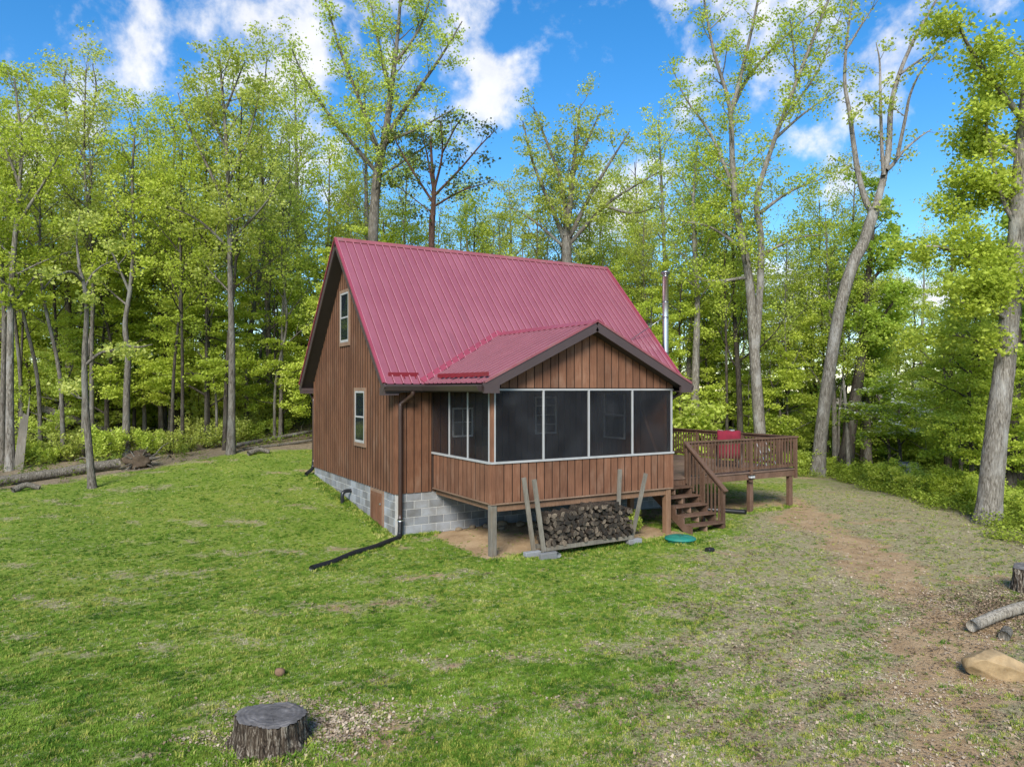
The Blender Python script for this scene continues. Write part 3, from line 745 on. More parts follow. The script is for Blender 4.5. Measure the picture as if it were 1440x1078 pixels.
box('rail_post', SX1+.003, SX1+.093, yn-.045, yn+.045, gst-.1, gst+1.0, 'deck_wood', deck)
h0, h1 = np.array((SX1+.05, DY0-.02, DZ+RL)), np.array((SX1+.05, yn-.12, gst+.98))
beam('hand_rail', h0+(0, 0, .0), h1, .14, .04, 'deck_wood', deck); beam('hand_rail', h0+(0, 0, -.075), h1+(0, .05, -.045), .036, .09, 'deck_wood', deck)
for i in range(11):
    t = (i+.6)/11.3; q = h0*(1-t)+h1*t; zb = DZ-.10+(gst+.10-DZ)*t
    if abs(q[1]-yn) < .07: continue
    box('baluster', q[0]-.052, q[0]-.016, q[1]-.018, q[1]+.018, zb, q[2]-.11, 'deck_wood', deck)
box('mid_post', SX1+.003, SX1+.093, -2.78, -2.69, gst-.1, DZ+.20, 'deck_wood', deck)
# little lights on the deck
for (x, y, z), lb in (((10.36, DY0-.085, DZ-.14), 'small silver light box on the front deck post'), ((DX1+.01, .55, DZ+RL+.045), 'small grey light on top of the deck side rail')):
    t = thing('deck_light', (x, y, z-.045), lb, 'light', 'deck lights')
    box('lamp_body', x-.09, x+.09, y-.055, y+.055, z-.04, z+.04, 'pale_metal', t, .012); box('lamp_cap', x-.11, x+.11, y-.07, y+.07, z+.041, z+.06, 'steel_dark', t)

# chairs on the deck
def armchair(cx, cy, rot, label, towel):
    t = thing('patio_chair', (cx, cy, DZ), label, 'chair')
    cr, sr = math.cos(rot), math.sin(rot)
    def q(x, y, z): return (cx+cr*x-sr*y, cy+sr*x+cr*y, DZ+z)
    for sx in (-.3, .3):
        tube('leg', [q(sx, -.27, .0), q(sx, -.28, .42), q(sx, -.28, .64)], .018, 'chair_metal', t, 8)
        tube('leg', [q(sx, .26, .0), q(sx, .24, .42), q(sx, .33, 1.10)], .018, 'chair_metal', t, 8)
        tube('armrest', [q(sx, -.30, .65), q(sx, .27, .67)], .026, 'chair_metal', t, 8)
    def slab(nm, a, b2, w, h, mt):
        d = np.array(q(*b2))-np.array(q(*a)); return beam(nm, q(*a), q(*b2), w, h, mt, t)
    slab('seat', (0, -.30, .43), (0, .25, .40), .58, .05, 'chair_metal' if towel == 'towel' else 'towel')
    slab('backrest', (0, .24, .42), (0, .33, 1.10), .58, .04, 'chair_metal' if towel == 'towel' else 'towel_pale')
    if towel == 'towel':
        prof = [(.20, .50), (.255, .80), (.285, 1.10), (.33, 1.165), (.385, 1.13), (.37, .85), (.35, .50), (.34, .30)]
        vs = []; nu = 9
        for a, z in prof:
            for i in range(nu):
                u = i/(nu-1)-.5; vs.append(q(u*.70, a+.012*math.sin(i*2.3+z*5), z+.012*math.sin(i*1.7)-.03*abs(u)*(z < .6)))
        fs = [(r*nu+i, r*nu+i+1, (r+1)*nu+i+1, (r+1)*nu+i) for r in range(len(prof)-1) for i in range(nu-1)]
        o = part('towel_cover', vs, fs, 'towel', t, True); md = o.modifiers.new('s', 'SOLIDIFY'); md.thickness = .02
    return t
armchair(10.85, -.75, R_(140), 'dark patio chair draped with a deep red towel on the deck', 'towel')
armchair(11.75, -.05, R_(60), 'low patio chair with red and pale cushion beside the red draped chair', 'cushion')
fc = thing('folding_chair', (11.75, -1.45, DZ), 'folding chair with pale metal frame near the deck corner', 'chair')
for sx in (-.22, .22):
    tube('leg', [(11.75+sx, -1.75, DZ), (11.75+sx, -1.25, DZ+.85)], .014, 'pale_metal', fc, 8)
    tube('leg', [(11.75+sx*.9, -1.25, DZ), (11.75+sx*.9, -1.70, DZ+.48)], .014, 'pale_metal', fc, 8)
beam('seat', (11.75, -1.70, DZ+.46), (11.75, -1.32, DZ+.43), .42, .03, 'deck_wood', fc); beam('backrest', (11.75, -1.36, DZ+.64), (11.75, -1.25, DZ+.86), .42, .025, 'deck_wood', fc)

# ------------------------------------------------------------------ firewood and its rack
def G(x, y): return float(gz(x, y))
rack = thing('firewood_rack', (3.2, -3.5, -1.0), 'weathered timber firewood rack with leaning posts under the porch front', 'rack')
zr0 = -.885
for yy in (-3.66, -3.34): beam('rail', (1.98, yy, zr0), (4.50, yy, zr0+.01), .09, .09, 'weathered', rack)
for (a, b2) in (((1.58, -3.52, .68), (1.86, -3.48, -.93)), ((1.70, -3.75, .66), (1.97, -3.72, -.92)), ((4.44, -3.28, .68), (4.36, -3.28, -.92)), ((4.92, -3.66, .59), (4.50, -3.64, -.92))):
    beam('post', a, b2, .095, .045, 'weathered', rack, (0, 1, 0))
for i, (x, y, lb) in enumerate(((1.80, -3.52, 'grey concrete block under the inner left rack post'), (2.02, -3.80, 'grey concrete block under the outer left rack post'), (4.55, -3.66, 'grey concrete block under the right rack post'))):
    g0 = G(x, y); o = box('concrete_block', x-.20, x+.20, y-.07, y+.07, g0-.03, g0+.13, 'block', None, .012); tag(o, lb, 'block', 'blocks under the firewood rack')
o = tube('pipe_offcut', [(2.26, -3.86, G(2.3, -3.8)+.06), (2.30, -3.62, G(2.3, -3.8)+.06)], .065, 'block', None, 14); tag(o, 'short pale round offcut beside the left rack blocks', 'offcut')
N, b, _ = newmat('log_end')
v = stretched(N, (1, 1, 1), 'Object'); oi = N.a('ShaderNodeObjectInfo'); n = N.noise(v, 14, 5, .6)
col = N.ramp(n, [(.3, (.032, .025, .019)), (.7, (.15, .115, .08))])
h = N.a('ShaderNodeHueSaturation'); N.k(col, h.inputs['Color']); N.k(N.math('MULTIPLY_ADD', N.math('POWER', oi.outputs['Random'], 2.4), 1.7, .18), h.inputs['Value']); N.k(h.outputs[0], b.inputs['Base Color']); b.inputs['Roughness'].default_value = .95
bark('log_bark', (.012, .010, .008), (.045, .035, .027), (.12, .095, .07), 2.0)
LOGM = []
for kx in range(9):
    sh = (0, 1, 2, 1, 2, 2, 1, 0, 2)[kx]
    if sh == 0: poly = [(math.cos(a)*.072*rnd.uniform(.85, 1.1), math.sin(a)*.062*rnd.uniform(.85, 1.1)) for a in np.linspace(0, 6.28, 9)[:-1]]
    elif sh == 1: poly = [(-.075, -.03), (.0, -.055), (.075, -.028), (.06, .02), (.005, .062), (-.055, .025)]
    else: poly = [(-.06, -.05), (.065, -.045), (.03, .03), (-.01, .066), (-.045, .02)]
    poly = [(x*rnd.uniform(.85, 1.2), z*rnd.uniform(.85, 1.15)) for x, z in poly]; n_ = len(poly)
    vs = [(x*1.0, -.2, z) for x, z in poly]+[(x*rnd.uniform(.9, 1.1), .2, z) for x, z in poly]
    me = mesh('firewood_log', vs, [tuple(range(n_)), tuple(range(n_, 2*n_))[::-1]]+[(i, n_+i, n_+(i+1) % n_, (i+1) % n_) for i in range(n_)], ['log_end', 'log_bark'])
    me.polygons.foreach_set('material_index', [0, 0]+[1]*n_); bm = bmesh.new(); bm.from_mesh(me); bmesh.ops.recalc_face_normals(bm, faces=bm.faces[:]); bm.to_mesh(me); bm.free(); LOGM.append(me)
prof_top = lambda x: -.16+.14*math.exp(-((x-3.55)/.75)**2)-.18*max(0, (x-4.1))/.4-.05*max(0, 2.5-x)
ORDS = 'first second third fourth fifth sixth seventh eighth ninth tenth eleventh twelfth thirteenth fourteenth fifteenth sixteenth seventeenth eighteenth nineteenth twentieth twenty-first twenty-second twenty-third twenty-fourth twenty-fifth twenty-sixth'.split()
row = 0; z = zr0+.045+.055
while z < 0.05:
    x = 2.10+(.05 if row % 2 else 0); kcol = 0
    while x < 4.44:
        if z < prof_top(x)+rnd.uniform(-.02, .02):
            o = link('firewood_log', rnd.choice(LOGM), None, (x+rnd.uniform(-.012, .012), -3.50+rnd.uniform(-.05, .05), z+rnd.uniform(-.012, .012)))
            o.rotation_euler = (rnd.uniform(-.06, .06), rnd.uniform(0, 6.28), rnd.uniform(-.12, .12)); sc = rnd.uniform(.72, 1.08); o.scale = (sc, rnd.uniform(.9, 1.15), sc*.86)
            kcol += 1; tag(o, f'split firewood log in the pile, {ORDS[row]} layer from the bottom, {ORDS[kcol-1]} from the left', 'log', 'firewood logs in the pile')
        x += rnd.uniform(.096, .122)
    z += .088; row += 1

# ------------------------------------------------------------------ things on the lawn
pp = [(.10, -.10, -.60), (.10, -.10, -.80), (.06, -.16, -.94), (-.10, -.42, -1.0), (-.45, -.72, -1.02), (-.95, -1.1, -1.02), (-1.5, -1.42, -1.02), (-2.1, -1.85, -1.02), (-2.66, -2.22, -1.02)]
pp = [(x, y, z if z > -.9 else G(x, y)+.055) for x, y, z in pp]
ps = spline(pp, 40); rr = .062+.005*np.sin(np.arange(len(ps))*math.pi*.5)
dp = tube('drain_pipe', ps, rr, 'black_plastic', None, 12); tag(dp, 'black corrugated drain pipe running from the front downspout onto the lawn', 'drain pipe')
tube('clamp', [(.10, -.10, -.66), (.10, -.10, -.62)], .075, 'steel', dp, 14)
dp = tube('drain_elbow', spline([(.0, D+.10, .16), (-.02, D+.10, 0), (-.10, D+.02, -.10), (-.32, D-.12, G(-.3, D)+.06)], 8), .06, 'black_plastic', None, 12); tag(dp, 'short black drain elbow at the far gable corner', 'drain pipe')
dp = tube('drain_stub', spline([(-.02, 3.4, -.32), (-.2, 3.38, -.33), (-.28, 3.36, -.42), (-.28, 3.36, G(-.3, 3.4)-.03)], 6), .055, 'black_plastic', None, 12); tag(dp, 'black pipe stub bending down beside the block foundation', 'drain pipe')
dp = tube('drain_pipe', spline([(9.4, -1.3, G(9.4, -1.3)+.07), (9.7, -1.65, G(9.7, -1.65)+.06), (10.05, -2.2, G(10.05, -2.2)+.06)], 12), .075, 'black_plastic', None, 12); tag(dp, 'short black drain pipe lying on soil under the deck', 'drain pipe')
lx, ly = 5.72, -3.98; lz = G(lx, ly)
lid = thing('septic_lid', (lx, ly, lz), 'round green plastic septic lid in the grass by the stairs', 'lid')
tube('riser', [(lx, ly, lz-.1), (lx, ly, lz+.07)], .345, 'green_lid', lid, 32)
tube('cover', [(lx, ly, lz+.071), (lx, ly, lz+.10), (lx, ly, lz+.125), (lx, ly, lz+.135)], [.375, .37, .30, .02], 'green_lid', lid, 32)
for i in range(8):
    a = i*math.pi/4; beam('rib', (lx+.08*math.cos(a), ly+.08*math.sin(a), lz+.136), (lx+.27*math.cos(a), ly+.27*math.sin(a), lz+.128), .018, .012, 'green_lid', lid)
bx0, by0 = 5.48, -5.16; bz0 = G(bx0, by0); o = box('valve_cap', bx0-.09, bx0+.09, by0-.08, by0+.08, bz0-.02, bz0+.09, 'black_plastic', None, .02); tag(o, 'small dark plastic cap sitting in the grass', 'cap')

def lumpy(name, c, r, seed, mat, sub=3, amp=.22, cut=.85):
    bm = bmesh.new(); bmesh.ops.create_icosphere(bm, subdivisions=sub, radius=1); rs = np.random.RandomState(seed)
    ks = rs.normal(0, 1.5, (10, 3)); ph = rs.uniform(0, 6, 10); pl_ = [(Vector(rs.normal(0, 1, 3)).normalized(), rs.uniform(.55, .85)) for _ in range(9)]
    for v_ in bm.verts:
        p = v_.co.copy()
        for n_, d_ in pl_:
            e = p.dot(n_)-d_
            if e > 0: p -= n_*e*cut
        s = 1+amp*sum(math.sin(ks[i] @ np.array(p)*1.3+ph[i]) for i in range(10))/10+amp*.25*math.sin(9*p.x+5*p.y)*math.sin(7*p.z+3*p.x)
        v_.co = Vector((p.x*r[0]*s, p.y*r[1]*s, p.z*r[2]*s))
    me = bpy.data.meshes.new(name); bm.to_mesh(me); bm.free(); me.materials.append(MATS[mat]); me.polygons.foreach_set('use_smooth', [True]*len(me.polygons))
    return link(name, me, None, c)
plain('stone_tan', (0.32, 0.228, 0.124), .9, 0, .30, 7, .2, 1.0, dirt=(0.176, 0.092, 0.024))
plain('stone_brown', (.17, .105, .065), .9, 0, .25, 12, .2, .5)
plain('stone_soil', (.17, .13, .085), .95, 0, .35, 9, .1, .8, dirt=(.26, .23, .19))
bo = lumpy('boulder', (3.42, -12.03, G(3.4, -12.0)+.09), (.40, .27, .24), 11, 'stone_tan', 5, .10, 1.0); bo.rotation_euler = (.1, .15, -.62); tag(bo, 'tan boulder with rusty underside in front of the fallen log', 'boulder')
o = lumpy('stone', (-4.43, -7.28, G(-4.4, -7.3)+.045), (.075, .07, .065), 8, 'stone_brown', 2, .15); tag(o, 'small round brown stone in the grass behind the stump', 'stone')
for i, (x, y, s) in enumerate(((2.35, -.45, .11), (2.75, -.62, .16), (3.1, -.9, .13), (2.0, -.35, .10), (2.5, -.95, .09), (3.4, -1.2, .12), (1.62, -.28, .09))):
    o = lumpy('stone', (x, y, G(x, y)+s*.25), (s*1.2, s, s*.7), 20+i, 'stone_soil', 2, .2); tag(o, f'soil covered stone under the porch by the block wall, {ORDS[sorted((2.35, 2.75, 3.1, 2.0, 2.5, 3.4, 1.62)).index(x)]} from the left', 'stone', 'stones under the porch')

# cut stump in the foreground
N, b, _ = newmat('stump_top')
v = stretched(N, (1, 1, 1), 'Object'); ln = N.a('ShaderNodeVectorMath', operation='LENGTH'); N.k(v, ln.inputs[0])
n = N.noise(v, 7, 6, .65); ringv = N.math('SINE', N.math('MULTIPLY_ADD', ln.outputs['Value'], 190.0, N.math('MULTIPLY', n, 9.0)))
col = N.ramp(N.noise(v, 4.5, 7, .7), [(.3, (.055, .050, .048)), (.52, (.13, .12, .115)), (.72, (.27, .25, .23))])
col = N.mix(N.math('MULTIPLY_ADD', ringv, .16, .16), col, (.05, .045, .042)); sp3 = N.a('ShaderNodeSeparateXYZ'); N.k(v, sp3.inputs[0]); angv = N.math('ARCTAN2', sp3.outputs[1], sp3.outputs[0])
cx3 = N.a('ShaderNodeCombineXYZ'); N.k(N.math('MULTIPLY', angv, 4.0), cx3.inputs[0]); N.k(N.math('MULTIPLY', ln.outputs['Value'], 1.5), cx3.inputs[1])
col = N.mix(N.mapr(N.noise(cx3.outputs[0], 3.2, 4, .7), .60, .66, 0, .85), col, (.018, .015, .012))
N.k(col, b.inputs['Base Color']); b.inputs['Roughness'].default_value = .95; bump(N, b, ringv, .25, .01)
bark('pale_wood', (.26, .24, .21), (.45, .43, .39), (.60, .58, .54), 1.2)
bark('stump_bark', (.012, .009, .007), (.07, .052, .037), (.34, .295, .235), 1.5)
def stump(c, r, h, seed, label, tilt=0.0, mat='stump_bark'):
    rs = np.random.RandomState(seed); na, nh = 128, 16
    th = np.linspace(0, 2*np.pi, na, endpoint=False); z0 = G(c[0], c[1])
    lob = 1+.07*np.sin(2*th+rs.uniform(0, 6))+.06*np.sin(3*th+rs.uniform(0, 6))+.04*np.sin(5*th+rs.uniform(0, 6))
    plates = .085*np.abs(np.sin(13*th+1.5*np.sin(3*th)+rs.uniform(0, 6)))+.055*np.abs(np.sin(29*th+2*np.sin(4*th)))+rs.uniform(-.012, .012, na)
    root = np.clip(np.sin(5*th+1.2*np.sin(2*th)+rs.uniform(0, 6)), 0, 1)**2
    vs = []
    for i in range(nh):
        t = i/(nh-1); fl = (1-t)**2.6
        rr = r*(lob+fl*(.14+.60*root)+plates*(1-.35*t)+.02*np.sin(th*7+t*9)+rs.uniform(-.016, .016, na))
        z = -.10+(h+.10)*t+tilt*rr*np.cos(th)*t+(0 if i < nh-1 else rs.uniform(-.018, .0, na))
        vs.append(np.stack([rr*np.cos(th), rr*np.sin(th), z], -1))
    v_ = np.vstack(vs); i = np.arange(nh-1)[:, None]*na; j = np.arange(na)[None, :]; f = np.stack([i+j, i+(j+1) % na, i+na+(j+1) % na, i+na+j], -1).reshape(-1, 4)
    t_ = thing('tree_stump', (c[0], c[1], z0), label, 'stump')
    o = link('bark', fastmesh('bark', v_, f, mat, False), None, (c[0], c[1], z0)); setparent(o, t_)
    ring = vs[-1]; top = []; nr = 10
    for q in range(nr+1):
        s = 1-q/nr*.985; p = ring*np.array([s, s, 1]); p[:, 2] = h+tilt*p[:, 0]+.004*np.sin(p[:, 0]*40)*np.cos(p[:, 1]*33)+(-.004 if q == 0 else .006)
        hole = np.exp(-(((p[:, 0]-.22*r/.38)/.05)**2+((p[:, 1]-.12)/.022)**2)); p[:, 2] -= .06*hole
        top.append(p)
    v_ = np.vstack(top); i = np.arange(nr)[:, None]*na; f = np.stack([i+j, i+(j+1) % na, i+na+(j+1) % na, i+na+j], -1).reshape(-1, 4)
    o = link('cut_face', fastmesh('cut_face', v_, f, 'stump_top', True), None, (c[0], c[1], z0)); setparent(o, t_)
    return t_
stump((-4.925, -9.13), .31, .30, 2, 'large weathered cut stump with dark bark in the foreground grass', -.05)
stump((8.02, -10.38), .22, .45, 5, 'split grey stump at the right edge above the fallen log', .1)
stump((19.9, -1.25), .33, 1.05, 9, 'pale cut stump standing in low weeds at the forest edge', 0, 'pale_wood')

def fallen(name, pts, r0, r1, mat, label, cat='log', sides=14, group=None, seed=0):
    rs = np.random.RandomState(seed); p = spline(pts, 7); rr = np.linspace(r0, r1, len(p))*(1+rs.uniform(-.06, .06, len(p)))
    o = tube(name, p, rr, mat, None, sides); tag(o, label, cat, group); return o
bark('pale_log', (.10, .085, .065), (.30, .265, .21), (.46, .42, .35), 1.1)
fallen('fallen_log', [(4.86, -11.02, G(4.86, -11)+.11), (6.0, -11.0, G(6, -11)+.15), (8.0, -11.1, G(8, -11)+.15)], .082, .088, 'pale_log', 'pale barkless fallen log lying behind the tan boulder')
fallen('log_chunk', [(4.95, -11.42, G(5, -11.4)+.06), (5.25, -11.32, G(5, -11.4)+.06)], .075, .075, 'bark_log', 'short mossy log chunk between the fallen log and boulder')
fallen('fallen_log', [(-10.6, 11.6, -.42), (-9.1, 12.0, -.40), (-7.6, 12.3, -.28), (-6.4, 12.5, -.14), (-5.55, 12.6, -.05)], .14, .17, 'bark_log', 'long weathered log lying across the lawn edge at far left')
fallen('fallen_log', [(-8.8, 20.5, 2.0), (-7.6, 20.2, 1.5), (-6.0, 19.8, .85), (-4.2, 19.2, .2)], .17, .13, 'bark_grey', 'leaning fallen trunk behind the pale snag in the left woods')
fallen('fallen_log', [(-4.1, 15.2, .35), (-2.6, 15.6, .55), (-1.5, 16, .6)], .07, .06, 'bark_log', 'thin pale fallen branch in brush left of the tall trunk')
fallen('fallen_log', [(-1.6, 14.0, .28), (.2, 14.6, .50), (2.4, 15.6, .75)], .09, .07, 'bark_grey', 'mossy fallen trunk in brush behind the tall slim tree', seed=3)
fallen('fallen_log', [(-1.2, 13.4, .2), (.8, 13.9, .32), (2.8, 14.6, .5)], .06, .05, 'bark_log', 'thin fallen pole at the lawn edge behind the cabin corner', seed=4)
fallen('branch_chunk', [(-8.55, 10.2, G(-8.5, 10.2)+.05), (-8.2, 10.35, G(-8.2, 10.3)+.16), (-7.85, 10.25, G(-7.9, 10.2)+.05)], .11, .07, 'bark_log', 'small weathered wood chunk on the grass before the long log', 'wood chunk')
fallen('branch_chunk', [(-1.25, 12.1, G(-1.2, 12.1)+.08), (-.8, 12.2, G(-.8, 12.2)+.16), (-.45, 12.1, G(-.45, 12.1)+.06)], .10, .08, 'bark_log', 'pale wood chunk at the foot of the tall slim tree', 'wood chunk')
# root ball
plain('root_soil', (.085, .062, .042), .95, 0, .35, 9, .1, .8, dirt=(.16, .12, .085))
rb = lumpy('root_ball', (-4.95, 12.5, .02), (.5, .35, .36), 31, 'root_soil', 4, .75); tag(rb, 'upturned brown root ball at the left lawn edge', 'root ball')
rs = np.random.RandomState(6)
for i in range(22):
    a = rs.uniform(0, 6.28); p0 = np.array((-4.95+.3*math.cos(a), 12.3, .0+.2*math.sin(a))); p1 = p0+np.array((.42*math.cos(a), rs.uniform(-.4, .1), .27*math.sin(a)+rs.normal(0, .08)))
    r_ = tube('root', spline([p0, (p0+p1)/2+rs.normal(0, .06, 3), p1], 4), np.linspace(.03, .01, 9), 'bark_log', None, 6); setparent(r_, rb)
# broken snag
sn = prism('dead_snag', [(-8.98, -.6), (-8.66, -.6), (-8.47, 1.75), (-8.45, 2.40), (-8.50, 2.0), (-8.55, 1.62), (-8.64, 1.70), (-8.70, 1.45), (-8.74, 1.52)], 'y', 15.97, 16.12, 'weathered', None); tag(sn, 'pale splintered dead snag standing at the far left', 'snag')
#@@TREES
# ------------------------------------------------------------------ trees
def nz(v): return v/(np.linalg.norm(v)+1e-9)
class Grower:
    """grows limbs, branches and twigs from given trunk lines; collects wood tubes and leaf places"""
    def __init__(s, seed, origin, P):
        s.r = np.random.RandomState(seed); s.o = np.asarray(origin, float); s.P = P; s.V = []; s.F = []; s.nv = 0; s.anch = []; s.adir = []
    def tube(s, pts, rad, sides):
        v, f = tube_arrays(pts, rad, sides); s.V.append(v-s.o); s.F.append(f+s.nv); s.nv += len(v)
    def walk(s, p, d, L, n, wob, up):
        pts = [p]; 
        for i in range(n):
            d = nz(d+s.r.normal(0, wob, 3)+np.array([0, 0, up])); p = p+d*(L/n); pts.append(p)
        return np.array(pts)
    def stem(s, pts, r0, r1, lvl, t0=.15, dens=None, flare=False):
        """a stem along pts with side branches of the next level"""
        P = s.P; n = len(pts); t = np.linspace(0, 1, n); rad = r1+(r0-r1)*(1-t)**P.get('taper', .9)
        if flare: rad = rad*(1+.45*np.exp(-t*n*.9)); rad = rad*(1+s.r.uniform(-.03, .03, n))
        s.tube(pts, rad, (10, 6, 4, 3)[min(lvl, 3)])
        seg = np.linalg.norm(np.diff(pts, axis=0), axis=1); cum = np.concatenate([[0], np.cumsum(seg)]); L = cum[-1]
        maxl = P.get('levels', 3)
        if lvl >= maxl:
            m_ = max(2, int(L/P.get('astep', .22)))
            for q in np.linspace(.25, 1, m_):
                p = np.array([np.interp(q*L, cum, pts[:, c]) for c in range(3)]); s.anch.append(p-s.o)
            return
        k_ = P['n'][lvl] if dens is None else dens
        nb = max(1, int(round(k_*L*s.r.uniform(.85, 1.15)))) if lvl > 0 or dens is not None else max(1, int(k_*L))
        az = s.r.uniform(0, 6.28)
        for i in range(nb):
            q = t0+(1-t0)*(i+s.r.uniform(.1, .9))/nb; az += 2.4+s.r.normal(0, .5)
            p = np.array([np.interp(q*L, cum, pts[:, c]) for c in range(3)]); j = min(n-2, np.searchsorted(cum, q*L)-1 if q*L > 0 else 0); d = nz(pts[j+1]-pts[j])
            a = nz(np.cross(d, [.3, .2, 1.]) if abs(d[2]) < .9 else np.cross(d, [1., .2, 0])); b_ = np.cross(d, a); side = a*math.cos(az)+b_*math.sin(az)
            ang = R_(P['ang'][lvl])*s.r.uniform(.75, 1.2)
            bd = nz(d*math.cos(ang)+side*math.sin(ang)); bd[2] += P.get('lift', [0, 0, 0, 0])[lvl]; bd = nz(bd)
            bl = P['len'][lvl]*(P['shape'](q) if lvl == 0 else (1.1-.6*q))*s.r.uniform(.65, 1.2)
            if lvl > 0: bl = min(bl, L*.75)
            br = min(np.interp(q, t, rad)*.62, P['rad'][lvl]*(bl/P['len'][lvl])**.8+.004)
            ns = max(3, int(bl/(.55, .35, .25, .2)[min(lvl, 3)]))
            s.stem(s.walk(p, bd, bl, min(ns, 9), P.get('wob', .16), P.get('up', [.05, .03, 0, 0])[lvl]), br, max(.003, br*.22), lvl+1, .2)
    def meshes(s, bark_, leaf, nleaf, size, spread=.22, flat=.5, tilt=1.25):
        wood_ = fastmesh('trunk', np.vstack(s.V), np.vstack(s.F), bark_, True)
        A = np.array(s.anch)
        if not len(A) or not nleaf: return wood_, None
        n = nleaf; idx = s.r.randint(0, len(A), n); idx[:len(A)] = np.arange(len(A))[:n] if n >= len(A) else idx[:len(A)]
        c = A[idx]+s.r.normal(0, 1, (n, 3))*np.array([spread, spread, spread*flat])
        return wood_, leafmesh(s.r, c, leaf, size, tilt)
def leafmesh(r, c, mat, size, tilt=.55, name='crown'):
    n = len(c); th = r.uniform(0, 6.28, n); nrm_ = np.stack([r.normal(0, tilt, n), r.normal(0, tilt, n), np.ones(n)], -1); nrm_ /= np.linalg.norm(nrm_, axis=1)[:, None]
    a = np.stack([np.cos(th), np.sin(th), np.zeros(n)], -1); a -= nrm_*(a*nrm_).sum(1)[:, None]; a /= np.linalg.norm(a, axis=1)[:, None]; b_ = np.cross(nrm_, a)
    L = (size*r.uniform(.6, 1.3, n))[:, None]; w = L*r.uniform(.32, .5, n)[:, None]; fold = nrm_*L*.16
    v = np.stack([c-a*L*.5, c+b_*w+fold, c+a*L*.55-nrm_*L*.12, c-b_*w+fold], 1).reshape(-1, 3)
    return fastmesh(name, v, np.arange(4*n).reshape(-1, 4), mat, False)
def put(name, base, wood_, crown_, label, group=None, cat='tree', rz=0, sc=1.0):
    t = thing(name, tuple(base), label, cat, group); t.rotation_euler = (0, 0, rz); t.scale = (sc, sc, sc)
    for nm, me in (('trunk', wood_), ('crown', crown_)):
        if me is None: continue
        o = bpy.data.objects.new(nm, me); COL.objects.link(o); o.parent = t
    return t
def copy_tree(t, base, rz, sc, label=None, group=None, name=None):
    c = t.copy(); COL.objects.link(c); c.location = base; c.rotation_euler = (0, 0, rz); c.scale = (sc, sc, sc*random.Random(int(base[0]*100)).uniform(.92, 1.1))
    if name: c.name = name
    if label: c['label'] = label
    if group: c['group'] = group
    for ch in t.children:
        k_ = ch.copy(); COL.objects.link(k_); k_.parent = c
    return c
def px_base(px, D):
    p = CAM+(FV+RV*(px-720)/FPX)*D; return np.array([p[0], p[1], float(gz(p[0], p[1]))])

# --- the individual trees one can follow branch by branch in the picture
def hero(name, seed, D, r0, trunk, limbs, P, bark_, leaf, nleaf, size, label, spread=.25, top_r=.03, trunk_n=None, jit=.8, t0=.35, flat=.55):
    tp = [atd(x, y, D) for x, y in trunk]; b0 = px_base(trunk[0][0], D)
    tp[0] = b0-np.array([0, 0, .15]) if abs(tp[0][2]-b0[2]) < 1.5 else tp[0]
    if tp[0][2] > b0[2]+.2: tp = [b0-np.array([0, 0, .15])]+tp
    g = Grower(seed, b0, P); tp = spline(np.array(tp), 4)
    g.stem(tp, r0, top_r, 0, t0, trunk_n, True)
    for (lr, pts) in limbs:
        dz = g.r.uniform(-jit, jit); m_ = len(pts)
        lp = spline(np.array([atd(x, y, D+dz*i/(m_-1)*2.0) for i, (x, y) in enumerate(pts)]), 4)
        g.stem(lp, lr, max(.012, lr*.18), 1, .15)
    w_, c_ = g.meshes(bark_, leaf, nleaf, size, spread, flat)
    return put(name, b0, w_, c_, label)
base_P = dict(levels=3, n=[.9, 1.7, 2.6], ang=[52, 48, 50], len=[2.6, 1.25, .62], rad=[.05, .02, .008], shape=lambda q: 1.15-.75*q, wob=.13, up=[.06, .05, .02], lift=[.1, .08, .05])
def PP(**k): d = dict(base_P); d.update(k); return d

hero('oak_tree', 11, 31, .26, [(516, 640), (524, 345), (531, 245), (542, 190), (551, 120), (560, 40), (566, -50)],
     [(.12, [(536, 225), (505, 140), (478, 70), (455, -10)]), (.11, [(541, 195), (585, 130), (620, 80), (650, 30)]), (.09, [(540, 200), (590, 180), (640, 152)]), (.10, [(532, 245), (490, 195), (440, 130), (410, 70)]),
      (.09, [(550, 130), (532, 60), (515, -30)]), (.08, [(555, 90), (590, 40), (610, -20)]), (.07, [(533, 250), (585, 215), (640, 180)])],
     PP(), 'bark_grey', 'leaf_mid', 14000, .105, 'tall airy oak with dark green leaves rising directly behind the left of the red roof', .18, t0=.5)
hero('pine_tree', 12, 30, .16, [(606, 640), (607, 340), (609, 300), (610, 262), (607, 225), (606, 190)],
     [(0.060, [(609, 285), (580, 240), (560, 205), (550, 180)]), (0.054, [(610, 270), (600, 215), (590, 170)]), (0.060, [(610, 270), (622, 215), (618, 160)]), (0.060, [(611, 275), (645, 240), (675, 205), (700, 180)]),
      (0.048, [(611, 290), (650, 268), (695, 255)]), (0.030, [(608, 300), (570, 270), (545, 255)]), (0.042, [(622, 215), (640, 180), (650, 165)])],
     PP(levels=3, n=[.5, 1.2, 1.8], len=[1.5, .9, .5], lift=[.1, .05, 0], up=[.03, .02, 0]), 'bark_red', 'needle', 2000, .12, 'reddish pine with nearly bare crooked limbs behind the roof ridge', .24, t0=.7)
